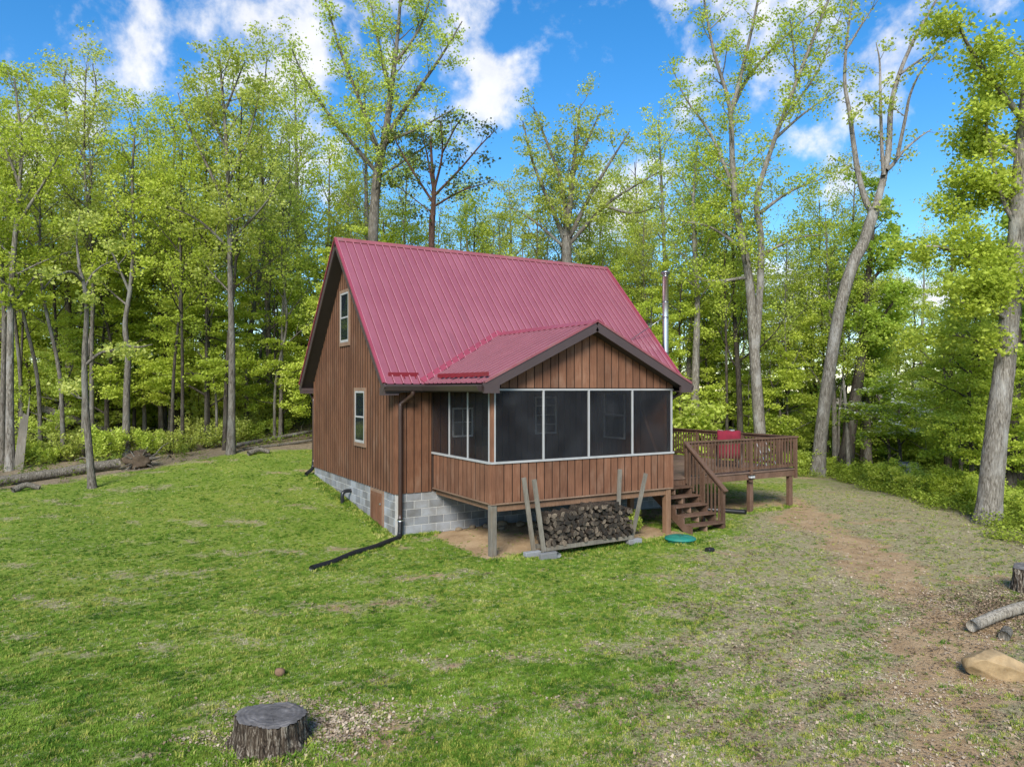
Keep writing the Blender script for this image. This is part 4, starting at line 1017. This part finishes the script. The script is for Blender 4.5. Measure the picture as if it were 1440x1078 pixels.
hero('oak_tree', 13, 34, .27, [(797, 640), (797, 365), (796, 330), (800, 300), (806, 240), (812, 190), (815, 150)],
     [(.13, [(797, 345), (775, 290), (750, 230), (735, 170)]), (.12, [(797, 335), (790, 260), (765, 190), (750, 150)]), (.12, [(798, 340), (830, 275), (860, 225), (885, 185)]), (.11, [(799, 345), (850, 290), (895, 260), (930, 240)]),
      (.08, [(804, 250), (830, 190), (845, 155)]), (.09, [(796, 350), (750, 310), (715, 290)]), (.08, [(852, 290), (890, 300), (925, 290)])],
     PP(), 'bark_grey', 'leaf_olive', 13000, .105, 'broad rounded oak with spreading limbs behind the middle of the roof', .19, t0=.6)
hero('twin_trunk_tree', 14, 33, .29, [(1072, 640), (1068, 600), (1061, 500), (1056, 420), (1050, 370), (1037, 300), (1030, 230), (1026, 150), (1003, 70), (985, -30)],
     [(.19, [(1062, 505), (1069, 400), (1070, 330), (1064, 280), (1088, 200), (1120, 115), (1165, 0), (1180, -40)]), (.11, [(1028, 160), (1046, 90), (1066, 0), (1072, -40)]), (.11, [(1028, 155), (1055, 105), (1105, 50), (1155, 8)]),
      (.09, [(1034, 270), (1000, 190), (965, 140), (945, 95)]), (.08, [(1090, 195), (1130, 160), (1180, 125)]), (.09, [(1045, 350), (1000, 320), (955, 310)]), (.10, [(1068, 300), (1110, 270), (1160, 250)]), (.07, [(1120, 115), (1115, 60), (1110, 20)]),
      (.09, [(1052, 390), (1000, 395), (960, 380)]), (.09, [(1068, 360), (1120, 335), (1165, 330)]), (.07, [(1100, 170), (1150, 100), (1190, 0)])],
     PP(), 'bark_pale', 'leaf_lime', 18500, .108, 'tall tree with two pale trunks from one base behind the deck', .19, t0=.4)
hero('leaning_tree', 15, 31, .27, [(1149, 662), (1158, 580), (1180, 440), (1200, 370), (1213, 345), (1224, 312), (1230, 295)],
     [(.16, [(1229, 298), (1219, 286), (1208, 250), (1200, 200), (1195, 160), (1188, 117), (1190, 67), (1198, 0), (1202, -40)]), (.19, [(1230, 296), (1236, 275), (1243, 247), (1250, 207), (1253, 150), (1265, 103), (1287, 53), (1313, 7), (1335, -35)]),
      (.10, [(1243, 247), (1240, 207), (1238, 133), (1237, 87), (1232, 60)]), (.10, [(1246, 240), (1255, 232), (1270, 213), (1293, 193), (1310, 182)]), (.09, [(1262, 220), (1273, 167), (1280, 133), (1297, 97), (1320, 75)]),
      (.06, [(1190, 70), (1215, 30), (1235, 0)]), (.06, [(1265, 105), (1300, 80), (1345, 50)])],
     PP(n=[.2, .75, 1.5], len=[1.5, 1.1, .5]), 'bark_pale', 'leaf_olive', 1600, .14, 'pale almost leafless tree leaning right beyond the deck corner', .2, top_r=.22, t0=.97)
hero('big_oak_tree', 16, 19.6, .34, [(1388, 735), (1393, 690), (1402, 600), (1412, 520), (1420, 440), (1428, 360), (1435, 240), (1446, 120), (1458, -40)],
     [(.09, [(1414, 500), (1375, 478), (1335, 470), (1295, 480)]), (.10, [(1424, 400), (1380, 370), (1335, 350), (1295, 345)]), (.09, [(1432, 290), (1395, 265), (1365, 265), (1335, 285)]), (.10, [(1440, 170), (1400, 120), (1365, 70), (1340, 20)]),
      (.09, [(1422, 430), (1470, 400), (1500, 350)]), (.08, [(1437, 220), (1400, 200), (1370, 180)]), (.07, [(1418, 450), (1385, 430), (1350, 425)]), (.07, [(1430, 320), (1410, 280), (1390, 200), (1385, 140)]), (.06, [(1424, 390), (1400, 400), (1370, 410)])],
     PP(len=[1.6, .95, .5]), 'bark_pale', 'leaf_lime', 27000, .10, 'thick pale oak trunk with bright lime leaves at the right edge', .24, top_r=.14, t0=.45)
hero('slim_tree', 17, 22.6, .12, [(131, 685), (126, 640), (120, 560), (119, 500), (122, 440), (118, 400), (110, 372)],
     [(.06, [(121, 512), (140, 497), (158, 492), (177, 486)]), (.05, [(177, 486), (195, 488), (215, 484)]), (.06, [(116, 395), (100, 382), (78, 388), (55, 390)]), (.05, [(118, 405), (135, 380), (160, 365)]), (.04, [(119, 560), (108, 558), (95, 548)]), (.05, [(112, 375), (108, 340), (112, 300)])],
     PP(n=[.4, .9, 2.0], len=[1.0, .8, .4]), 'bark_grey', 'leaf_olive', 1500, .12, 'crooked grey slim tree standing on the lawn edge before the long log', .2, top_r=.04, t0=.8)
hero('slim_tree', 18, 28.5, .14, [(178, 640), (178, 560), (180, 500), (176, 455), (184, 400), (188, 330), (186, 250), (190, 180)],
     [(.06, [(182, 410), (160, 360), (140, 320)]), (.06, [(188, 330), (215, 280), (230, 240)])], PP(), 'bark_grey', 'leaf_lime', 6800, .105, 'mottled grey trunk with a bend behind the upturned root ball', .18, t0=.45)
hero('tall_slim_tree', 19, 28, .15, [(325, 642), (326, 560), (326, 480), (324, 400), (322, 300), (318, 200), (312, 120), (308, 75)],
     [(.07, [(322, 300), (290, 230), (262, 170), (250, 130)]), (.07, [(320, 260), (350, 190), (365, 130)]), (.06, [(318, 210), (295, 150), (285, 100)]), (.06, [(323, 340), (370, 290), (395, 250)]), (.06, [(323, 350), (280, 310), (235, 290)]), (.05, [(315, 160), (335, 110), (345, 85)])],
     PP(), 'bark_grey', 'leaf_olive', 10500, .105, 'tall straight slim tree at the lawn edge between log and cabin', .18, t0=.4)
hero('tall_slim_tree', 20, 27, .15, [(15, 662), (14, 560), (15, 440), (19, 360), (26, 280), (30, 200), (20, 110)],
     [(.07, [(22, 320), (60, 260), (85, 215)]), (.06, [(27, 260), (5, 200), (-15, 150)])], PP(), 'bark_pale', 'leaf_lime', 7800, .105, 'pale straight trunk beside the dead snag at the left edge', .18, t0=.4)
hero('tall_slim_tree', 21, 27.6, .13, [(3, 655), (4, 560), (6, 450), (2, 360), (-4, 260)], [], PP(), 'bark_grey', 'leaf_lime', 4000, .14, 'thin trunk at the very left edge of the woods', .18, t0=.45)
hero('tall_slim_tree', 22, 34, .15, [(250, 620), (249, 560), (250, 450), (246, 360), (240, 280), (246, 200), (240, 150)], [(.06, [(246, 330), (215, 270), (200, 230)])], PP(), 'bark_grey', 'leaf_lime', 7000, .105, 'grey trunk deep in brush left of the tall straight tree', .19, t0=.4)
hero('forked_tree', 23, 33, .2, [(96, 640), (97, 500), (95, 400), (93, 300), (88, 240)],
     [(.10, [(90, 260), (70, 190), (45, 130), (30, 100)]), (.10, [(90, 262), (95, 190), (90, 120), (95, 90)]), (.09, [(92, 280), (120, 200), (135, 130), (130, 90)])], PP(), 'bark_grey', 'leaf_olive', 10000, .105, 'airy forked tree with olive leaves against the sky at upper left', .18, t0=.5)
hero('dark_tree', 24, 36, .36, [(1187, 670), (1196, 600), (1212, 500), (1218, 420), (1226, 340), (1232, 280)],
     [(.12, [(1212, 500), (1245, 440), (1275, 405)]), (.10, [(1220, 400), (1250, 370), (1280, 360)]), (.10, [(1216, 450), (1180, 420), (1150, 410)])], PP(), 'bark_dark', 'leaf_deep', 9000, .16, 'dark trunked shade tree behind the leaning pale tree', .19, t0=.35)
hero('dead_sapling', 25, 32, .10, [(1193, 672), (1192, 620), (1189, 570), (1186, 535)], [], PP(n=[.2, .5, 1]), 'bark_pale', 'leaf_olive', 0, .1, 'thin pale dead sapling between leaning tree and dogwood', top_r=.05, t0=.9)
hero('dark_tree', 26, 24.5, .40, [(1412, 745), (1414, 690), (1420, 620), (1426, 540), (1432, 420), (1440, 300)], [(.1, [(1428, 500), (1470, 440), (1500, 400)])], PP(), 'bark_dark', 'leaf_deep', 7500, .15, 'dark mossy trunk just behind the thick pale oak', .18, t0=.3)
# dogwood in flower
dg = Grower(30, px_base(1262, 31), PP(n=[2.2, 2.0, 2.4], ang=[70, 50, 45], len=[2.3, 1.0, .5], lift=[0, 0, 0], up=[.0, .0, 0], shape=lambda q: 1.1-.4*q)); b0 = dg.o
dg.stem(spline([b0, b0+(.2, 0, 1.2), b0+(.1, .1, 2.4), b0+(.4, 0, 3.6)], 4), .09, .02, 0, .3)
w_, c_ = dg.meshes('bark_dark', 'leaf_deep', 5500, .13, .22, .35, .3); dw = put('dogwood_tree', b0, w_, c_, 'flowering dogwood with white blossom sprays left of the thick pale oak')
A = np.array(dg.anch); A = A[A[:, 2] > 1.5]; idx = dg.r.randint(0, len(A), 1700); o = bpy.data.objects.new('blossom', leafmesh(dg.r, A[idx]+dg.r.normal(0, .14, (1700, 3))*np.array([1, 1, .35])+np.array([0, 0, .08]), 'petal', .125, .35, 'blossom')); COL.objects.link(o); o.parent = dw
dg = copy_tree(dw, tuple(px_base(985, 40)), 2.0, 1.0, 'white flowering dogwood half hidden behind the porch roof corner')

# --- the woods: tall trees and leafy undergrowth, each its own tree
def proto(seed, H, r0, P, bark_, leaf, nleaf, size, spread, t0, flat=.5, lean=.4):
    g = Grower(seed, (0, 0, 0), P); q = g.r.uniform(-lean, lean, 2)
    pts = spline([(0, 0, -.3), (q[0]*.2, q[1]*.2, H*.25), (q[0]*.7+g.r.normal(0, .15), q[1]*.6, H*.5), (q[0]*1.1, q[1]*1.1+g.r.normal(0, .2), H*.75), (q[0]*1.4, q[1]*1.5, H)], 5)
    g.stem(pts, r0, .02, 0, t0, None, True)
    return g.meshes(bark_, leaf, nleaf, size, spread, flat)
tallP = lambda **k: PP(n=[1.25, 1.5, 2.2], ang=[50, 46, 48], len=[3.6, 1.5, .7], lift=[.25, .1, .05], shape=lambda q: 1.2-.85*q, **k)
underP = lambda **k: PP(n=[2.4, 1.9, 2.4], ang=[74, 48, 48], len=[2.3, 1.0, .5], lift=[.05, 0, 0], up=[.02, 0, 0], shape=lambda q: 1.15-.8*q, **k)
TALL = [(proto(41, 15, .20, tallP(), 'bark_grey', 'leaf_lime', 8200, .10, .20, .30), 'airy lime tree'), (proto(42, 17, .22, tallP(), 'bark_grey', 'leaf_olive', 6200, .10, .20, .42), 'tall olive tree'),
        (proto(43, 14, .17, tallP(), 'bark_dark', 'leaf_mid', 7800, .10, .20, .28), 'dark trunked tree'), (proto(44, 18, .24, tallP(), 'bark_pale', 'leaf_mid', 6200, .10, .21, .45), 'pale trunked tree'),
        (proto(45, 13, .16, tallP(), 'bark_grey', 'leaf_lime', 10000, .10, .20, .22), 'low branched lime tree')]
UNDER = [(proto(51, 7.5, .09, underP(), 'bark_dark', 'leaf_lime', 13000, .10, .20, .16, .30), 'layered lime sapling'), (proto(52, 6.0, .08, underP(), 'bark_grey', 'leaf_mid', 11000, .098, .19, .12, .30), 'mid green sapling'),
         (proto(53, 9.0, .11, underP(), 'bark_dark', 'leaf_lime', 15000, .10, .20, .18, .30), 'tall lime sapling'), (proto(54, 5.0, .07, underP(), 'bark_dark', 'leaf_deep', 11000, .098, .19, .10, .35), 'deep green sapling')]
SHRUB = []
for sd_, lf, n_ in ((61, 'leaf_lime', 2600), (62, 'leaf_mid', 2600), (63, 'leaf_olive', 1100)):
    g = Grower(sd_, (0, 0, 0), PP(levels=2, n=[2.5, 3, 3], ang=[40, 45, 45], len=[.8, .4, .3], rad=[.012, .006, .004], astep=.12))
    for q in range(7):
        a = q*.9+g.r.uniform(0, .5); g.stem(g.walk(np.array([.18*math.cos(a), .18*math.sin(a), -.05]), nz(np.array([.5*math.cos(a), .5*math.sin(a), 1.0])), g.r.uniform(.9, 1.6), 6, .12, .05), .014, .004, 1, .15)
    SHRUB.append(g.meshes('bark_dark', lf, n_, .10, .12, .7))
pl0 = put('weed_plant', (5.22, -2.75, float(gz(5.22, -2.75))), SHRUB[1][0], SHRUB[1][1], 'small leafy green plant growing under the porch beside the firewood', None, 'plant', .5, .42)
rw = random.Random(77)
LAND = [(12, 'pale trunk at the left edge'), (128, 'crooked slim lawn edge tree'), (178, 'mottled bent trunk'), (325, 'tall straight slim tree'), (470, 'near end of the roof ridge'), (607, 'reddish pine'), (797, 'broad oak behind the roof'),
        (937, 'steel flue pipe'), (1064, 'twin trunk tree'), (1165, 'leaning pale tree'), (1262, 'flowering dogwood'), (1395, 'thick pale oak')]
ORD = ['first', 'second', 'third', 'fourth', 'fifth', 'sixth', 'seventh', 'eighth', 'ninth', 'tenth', 'eleventh', 'twelfth', 'thirteenth', 'fourteenth', 'fifteenth', 'sixteenth', 'seventeenth', 'eighteenth', 'nineteenth', 'twentieth',
       'twenty first', 'twenty second', 'twenty third', 'twenty fourth', 'twenty fifth', 'twenty sixth', 'twenty seventh', 'twenty eighth', 'twenty ninth', 'thirtieth']
_used = {}
def near(lab, px, D):
    lx_, nm = min(LAND, key=lambda q: abs(q[0]-px)); sd_ = 'left' if px < lx_ else 'right'
    row_ = 'nearest row' if D < 33 else 'second row' if D < 39 else 'middle depth' if D < 48 else 'far back' if D < 66 else 'farthest back'
    key = (lab, row_, sd_, nm); k_ = _used[key] = _used.get(key, 0)+1
    return f"{'' if k_ == 1 else ORD[k_-1]+' '}{lab}, {row_}, {sd_} of the {nm}"
WHERE = lambda px: 'in the woods left of the cabin' if px < 430 else ('in the woods behind the red roof' if px < 900 else 'in the woods right of the cabin')
first = {}
def place(kind, protos, k_, px, D, sc, name, lab, cat='tree'):
    b0 = px_base(px, D); (w_, c_) = protos[k_][0] if kind != 's' else protos[k_]
    key = (kind, k_); lb = near(lab, px, D); gr = f'{cat}s of one kind {WHERE(px)}: {lab}'
    if key not in first: first[key] = put(name, b0, w_, c_, lb, gr, cat, rw.uniform(0, 6.28), sc)
    else: copy_tree(first[key], tuple(b0), rw.uniform(0, 6.28), sc, lb, gr)
def blocked(px, D):
    b0 = px_base(px, D); return polydist(np.array([b0[0]]), np.array([b0[1]]), LAWN)[0] > -.6
# understory belt, nearest first
for (D0, D1, n_, smin, smax) in ((27, 32, 24, .75, 1.05), (32, 40, 26, .9, 1.2), (40, 52, 20, 1.0, 1.4)):
    for i in range(n_):
        px = -160+(1760)*(i+rw.uniform(.1, .9))/n_; D_ = rw.uniform(D0, D1)
        if px > 1130: D_ *= .86
        t_ = 0
        while blocked(px, D_) and t_ < 12: D_ += 1.2; t_ += 1
        if 520 < px < 900 and D_ < 33: D_ = 33+rw.uniform(0, 4)
        if px < 430 and D_ < 30.5: D_ = 30.5+rw.uniform(0, 3)
        if 985 < px < 1290 and D_ < 37: D_ = 37+rw.uniform(0, 5)
        k_ = rw.choice([0, 0, 1, 2, 2, 3] if px > 1080 else [0, 0, 1, 2, 2])
        place('u', UNDER, k_, px, D_, rw.uniform(smin, smax), 'understory_tree', UNDER[k_][1])
for (D0, D1, n_) in ((34, 44, 20), (44, 60, 20), (60, 95, 12)):
    for i in range(n_):
        px = -220+(1880)*(i+rw.uniform(.1, .9))/n_; D_ = rw.uniform(D0, D1); k_ = rw.randrange(5); s_ = rw.uniform(.8, 1.05)
        if px < 430 and i % 3 == 0: continue
        if D_ < 44 and 560 < px < 960: s_ *= .72
        elif D_ < 60 and 560 < px < 960: s_ *= .8
        if D_ > 60: s_ *= 1.1
        place('t', TALL, k_, px, D_, s_, 'forest_tree', TALL[k_][1])
for px, D_, k_, s_ in ((455, 36, 4, .80), (492, 40, 0, .82), (560, 42, 0, .80), (575, 36, 4, .66), (640, 40, 4, .78), (668, 46, 0, .90), (712, 39, 1, .70), (745, 46, 4, .80), (845, 44, 0, .78), (880, 38, 4, .72), (905, 46, 2, .95), (945, 42, 0, .95), (965, 37, 4, .85), (1000, 42, 2, 1.0), (690, 37, 2, .55), (520, 37, 4, .62),
                        (380, 38, 4, .9), (420, 42, 0, 1.0), (860, 36, 4, .55), (770, 37, 4, .5)):
    place('t', TALL, k_, px, D_, s_*1.28, 'forest_tree', TALL[k_][1])
POLE = [(proto(71, 13, .085, tallP(), 'bark_dark', 'leaf_lime', 3800, .10, .18, .45, .5, .7), 'thin dark pole tree'), (proto(72, 15, .10, tallP(), 'bark_grey', 'leaf_olive', 3800, .10, .18, .5, .5, .9), 'thin grey pole tree'), (proto(73, 11, .07, tallP(), 'bark_grey', 'leaf_mid', 3400, .10, .18, .4, .5, .9), 'thin crooked pole tree')]
for i in range(95):
    px = rw.uniform(-60, 440) if i % 5 < 3 else (rw.uniform(960, 1460) if i % 5 == 3 else rw.uniform(440, 960)); D_ = rw.uniform(28.5, 44) if not 430 < px < 980 else rw.uniform(36, 46); t_ = 0
    if 985 < px < 1290 and D_ < 36: D_ += 6
    while blocked(px, D_) and t_ < 12: D_ += 1.2; t_ += 1
    k_ = rw.randrange(3); place('p', POLE, k_, px, D_, rw.uniform(.75, 1.1), 'slender_tree', POLE[k_][1])
for i in range(22):
    px = -140+1720*(i+rw.uniform(.1, .9))/22; D_ = rw.uniform(46, 66); k_ = rw.choice([0, 1, 2, 2]); place('u', UNDER, k_, px, D_, rw.uniform(1.1, 1.5), 'understory_tree', UNDER[k_][1])
for i in range(84):
    px = -60+1560*(i+rw.uniform(.1, .9))/84; D_ = rw.uniform(31, 46)+(6 if 985 < px < 1290 else 0); t_ = 0
    if 440 < px < 940: continue
    while blocked(px, D_) and t_ < 20: D_ += 1; t_ += 1
    k_ = rw.choice([0, 1, 2, 2, 2, 2] if px < 430 else [0, 1, 2]); place('s', SHRUB, k_, px, D_+(2.5 if px < 430 else 1), rw.uniform(1.3, 2.3), 'shrub', ['bright tall shrub', 'mid green tall shrub', 'twiggy tall shrub'][k_], 'shrub')
for i in range(60):
    px = rw.uniform(-60, 430) if i % 2 else rw.uniform(1090, 1480); D_ = 26.5 if px < 430 else 17; t_ = 0
    while blocked(px, D_) and t_ < 80: D_ += .5; t_ += 1
    if 1335 < px < 1440: D_ = max(D_, 21.5)
    D_ += rw.uniform(.0, 1)**2*5+(1.5 if px < 430 else 0); k_ = rw.choice([2, 1, 2, 2] if px < 430 else [0, 0, 1])
    place('s', SHRUB, k_, px, D_, rw.uniform(.45, .95) if px < 430 else rw.uniform(.4, .8), 'shrub', ['bright low shrub', 'mid green shrub', 'twiggy olive shrub'][k_], 'shrub')

# ------------------------------------------------------------------ grass, weeds and leaf litter (uncountable: one object each, scattered copies)
def tint(name, c0, c1, c2, trans=.3):
    N, b, out = newmat(name); oi = N.a('ShaderNodeObjectInfo'); g = N.a('ShaderNodeNewGeometry')
    nn = N.noise(stretched(N, (1, 1, 1), 'World'), 1.5, 4, .65)
    f = N.math('ADD', N.math('MULTIPLY', oi.outputs['Random'], .38), N.math('MULTIPLY_ADD', nn, 1.7, -.48))
    col = N.ramp(f, [(.25, c0), (.55, c1), (.85, c2)]); N.k(col, b.inputs['Base Color']); b.inputs['Roughness'].default_value = .6; b.inputs['Specular IOR Level'].default_value = .2
    t = N.a('ShaderNodeBsdfTranslucent'); N.k(col, t.inputs[0]); mx = N.a('ShaderNodeMixShader', i_0=trans); N.k(b.outputs[0], mx.inputs[1]); N.k(t.outputs[0], mx.inputs[2]); N.k(mx.outputs[0], out.inputs[0])
tint('grass_green', (.048, .12, .011), (.125, .235, .020), (.24, .345, .046))
tint('grass_yellow', (.25, .29, .045), (.37, .39, .075), (.47, .47, .15))
tint('grass_straw', (.30, .26, .15), (.43, .385, .25), (.55, .50, .37), .2)
tint('dead_leaf', (.12, .082, .05), (.28, .205, .135), (.45, .37, .275), .05)
def tuft(seed, nb, h, lean, rad, mat, wid=.006):
    r = np.random.RandomState(seed); V = []; F = []
    for i in range(nb):
        a, b_ = r.uniform(0, 6.28), r.uniform(0, 6.28); p = np.array([rad*math.sqrt(r.uniform())*math.cos(a), rad*math.sqrt(r.uniform())*math.sin(a), -.01]); hh = h*r.uniform(.5, 1.15)
        d = np.array([math.cos(b_), math.sin(b_), 0]); s_ = np.array([-d[1], d[0], 0])*wid*r.uniform(.7, 1.3); l = lean*r.uniform(.2, 1.2)*hh
        k_ = len(V); V += [p-s_, p+s_, p+d*l*.35+s_*.8+(0, 0, hh*.6), p+d*l*.35-s_*.8+(0, 0, hh*.6), p+d*l+(0, 0, hh*(1-.25*lean))]; F += [(k_, k_+1, k_+2, k_+3), (k_+3, k_+2, k_+4)]
    return mesh('tuft', V, F, mat)
def chips(seed, n, mat, size, rad):
    r = np.random.RandomState(seed); c = np.stack([r.normal(0, rad, n), r.normal(0, rad, n), r.uniform(.004, .02, n)], -1); return leafmesh(r, c, mat, size, .45, 'chips')
def scatter(name, label, pts, idx, scl, src):
    colx = bpy.data.collections.new(name+'_source')
    for i, me in enumerate(src):
        o = bpy.data.objects.new(f'{name}_{i:02d}', me); colx.objects.link(o)
    me = bpy.data.meshes.new(name); me.vertices.add(len(pts)); me.vertices.foreach_set('co', np.asarray(pts, np.float32).ravel())
    for nm, ty, arr in (('idx', 'INT', idx.astype(np.int32)), ('scl', 'FLOAT', scl.astype(np.float32)), ('rot', 'FLOAT', np.random.RandomState(1).uniform(0, 6.28, len(pts)).astype(np.float32))):
        me.attributes.new(nm, ty, 'POINT').data.foreach_set('value', arr)
    o = link(name, me); tag(o, label, kind='stuff')
    ng = bpy.data.node_groups.new(name, 'GeometryNodeTree'); ng.interface.new_socket('Geometry', in_out='INPUT', socket_type='NodeSocketGeometry'); ng.interface.new_socket('Geometry', in_out='OUTPUT', socket_type='NodeSocketGeometry')
    n = ng.nodes; l = ng.links; gi = n.new('NodeGroupInput'); go = n.new('NodeGroupOutput'); ci = n.new('GeometryNodeCollectionInfo'); ci.inputs['Collection'].default_value = colx; ci.inputs['Separate Children'].default_value = True; ci.inputs['Reset Children'].default_value = True
    ip = n.new('GeometryNodeInstanceOnPoints'); ip.inputs['Pick Instance'].default_value = True
    def attr(nm, ty):
        a = n.new('GeometryNodeInputNamedAttribute'); a.data_type = ty; a.inputs['Name'].default_value = nm; return a.outputs['Attribute']
    cx = n.new('ShaderNodeCombineXYZ'); l.new(attr('rot', 'FLOAT'), cx.inputs[2])
    mp = n.new('GeometryNodeMeshToPoints'); l.new(gi.outputs[0], mp.inputs['Mesh']); l.new(mp.outputs[0], ip.inputs['Points'])
    l.new(ci.outputs[0], ip.inputs['Instance']); l.new(attr('idx', 'INT'), ip.inputs['Instance Index']); l.new(cx.outputs[0], ip.inputs['Rotation']); l.new(attr('scl', 'FLOAT'), ip.inputs['Scale']); l.new(ip.outputs[0], go.inputs[0])
    md = o.modifiers.new('scatter', 'NODES'); md.node_group = ng; return o
rs = np.random.RandomState(12)
def sample(n, rmin, rmax):
    """points on the clearing, thinning with distance from the foreground"""
    r = np.exp(rs.uniform(math.log(rmin), math.log(rmax), n)) if rmin > 0 else rs.uniform(0, rmax, n); a = YAW+rs.uniform(-.86, .86, n)
    return CAM[0]+r*np.sin(a), CAM[1]+r*np.cos(a)
x, y = sample(210000, 5.2, 30)
fo, so, dr = masks(x, y); inh = (x > .0) & (x < WD) & (y > 0) & (y < D); w2 = wav(x, y, 5.5, 6); w3 = wav(x, y, 13, 8)
clump = .5+.38*w2+.38*w3+.32*wav(x, y, 27, 13)
keep = (~inh) & (rs.uniform(0, 1, len(x)) < np.clip((1-so*.95)*(1-fo)*(1.02-.50*dr+(.45+1.1*dr)*(clump-.5)), 0, 1)); x, y, dr, clump, w3 = x[keep], y[keep], dr[keep], clump[keep], w3[keep]
u = rs.uniform(0, 1, len(x)); pst = np.clip(.08+.30*dr-.45*(clump-.5)+.12*wav(x, y, 1.7, 11), 0, .8); pye = np.clip(.20+.25*w3+.35*wav(x, y, .8, 9)+.25*dr, 0, .85)
kind = np.where(u < pst, 2, np.where(u < pst+(1-pst)*pye, 1, 0)); idx = kind*3+rs.randint(0, 3, len(x))
scl = rs.uniform(.6, 1.25, len(x))*(1-.22*dr)*np.clip(.55+.6*clump, .5, 1.25)
src = [tuft(100+i, 15, .055, .8, .045, 'grass_green', .0042) for i in range(3)]+[tuft(110+i, 14, .055, .9, .045, 'grass_yellow', .0042) for i in range(3)]+[tuft(120+i, 12, .045, 1.5, .055, 'grass_straw', .0036) for i in range(3)]
ex, ey = [], []                                            # longer grass where the mower cannot reach
for (x0_, y0_, x1_, y1_, n2_, sp_) in ((-.16, .0, -.16, 7.3, 700, .12), (-.05, -.2, 1.0, -.2, 120, .10), (.9, -3.45, 6.4, -3.85, 420, .16), (10.3, -2.0, 12.4, -2.0, 120, .12), (-.2, -.6, -2.6, -2.3, 220, .13), (-5.4, -9.1, -4.6, -9.5, 150, .22), (5.4, -4.3, 6.1, -4.0, 120, .14), (7.9, -3.4, 7.9, -2.2, 90, .10)):
    q = rs.uniform(0, 1, n2_); ex.append(x0_+(x1_-x0_)*q+rs.normal(0, sp_, n2_)); ey.append(y0_+(y1_-y0_)*q+rs.normal(0, sp_, n2_))
ex, ey = np.concatenate(ex), np.concatenate(ey); ok = ~((ex > -.03) & (ey > -.03) & (ex < WD)) & (np.hypot(ex+4.925, ey+9.13) > .33); ex, ey = ex[ok], ey[ok]
x, y = np.concatenate([x, ex]), np.concatenate([y, ey]); idx = np.concatenate([idx, rs.choice([0, 1, 2, 3, 4], len(ex))]); scl = np.concatenate([scl, rs.uniform(1.2, 2.1, len(ex))])
scatter('lawn_grass', 'patchy green and straw coloured lawn grass', np.stack([x, y, gz(x, y)], -1), idx, scl, src)
x, y = sample(60000, 5.2, 26); qx, qy = -4.55+rs.normal(0, .55, 1500), -9.1+rs.normal(0, .40, 1500); lx2, ly2 = 6.6+rs.normal(0, .9, 1600), -10.7+rs.normal(0, .6, 1600); x, y = np.concatenate([x, qx, lx2]), np.concatenate([y, qy, ly2]); fo, so, dr = masks(x, y); fo[60000:] = .9; inh = (x > .0) & (x < WD) & (y > 0) & (y < D)
keep = (~inh) & (rs.uniform(0, 1, len(x)) < np.clip(-.10+.55*dr-.10*so+.8*fo-.9*((x > 1) & (x < 6.4) & (y > -3) & (y < 0)), 0, 1)); x, y = x[keep], y[keep]
scatter('leaf_litter', 'dry brown leaf litter and wood chips', np.stack([x, y, gz(x, y)+.004], -1), rs.randint(0, 4, len(x)), rs.uniform(.6, 1.3, len(x)), [chips(130+i, 6, 'dead_leaf', .032, .07) for i in range(4)])
# weeds along the forest edge and brush on the forest floor
leafmat('weed_leaf', (.14, .20, .024), (.25, .33, .036), (.36, .42, .07))
leafmat('weed_dark', (.05, .085, .016), (.10, .15, .025), (.17, .22, .04))
def weed(seed, n, mat, h, rad, size):
    r = np.random.RandomState(seed); c = np.stack([r.normal(0, rad, n), r.normal(0, rad, n), np.abs(r.normal(.5, .35, n))*h], -1); return leafmesh(r, c, mat, size, .6, 'weed')
n_ = 42000; a = YAW+rs.uniform(-.8, .8, n_); r = rs.uniform(15, 62, n_); x, y = CAM[0]+r*np.sin(a), CAM[1]+r*np.cos(a); pdv = polydist(x, y, LAWN)
pdv = pdv+.55*wav(x, y, 1.6, 15)+.25*wav(x, y, 4.4, 16)
keep = (pdv < .15) & (rs.uniform(0, 1, n_) < np.where(pdv > -3.5, .75, .30)*np.where((x < 3) & (pdv > -7.5), .10, 1.0)); x, y, pdv = x[keep], y[keep], pdv[keep]
idx = np.where((x > 8) & (pdv > -3), rs.randint(0, 3, len(x)), np.where(x < 4, rs.randint(3, 5, len(x)), rs.randint(1, 5, len(x))))
scatter('undergrowth_weeds', 'leafy weeds and low brush covering the forest floor', np.stack([x, y, gz(x, y)], -1), idx, rs.uniform(.5, 1.3, len(x))*np.where(pdv > -1.0, .6, 1.0), [weed(140+i, 46, 'weed_leaf' if i < 3 else 'weed_dark', .42, .22, .10) for i in range(5)])
# fallen sticks on the forest floor, left
for i in range(26):
    px = rw.uniform(-20, 430); b0 = px_base(px, rw.uniform(26, 36)); 
    if polydist(np.array([b0[0]]), np.array([b0[1]]), LAWN)[0] > -.5: continue
    L = rw.uniform(.8, 2.2); a = rw.uniform(0, 6.28); e = b0+np.array([L*math.cos(a), L*math.sin(a), rw.uniform(.05, .8)])
    st_ = tube('fallen_stick', spline([b0+(0, 0, .06), (b0+e)/2+(0, 0, .15), e], 3), np.linspace(.035, .012, 7), 'bark_log', None, 5); tag(st_, near('thin grey fallen stick', px, 30), 'stick', 'fallen sticks in the left woods')
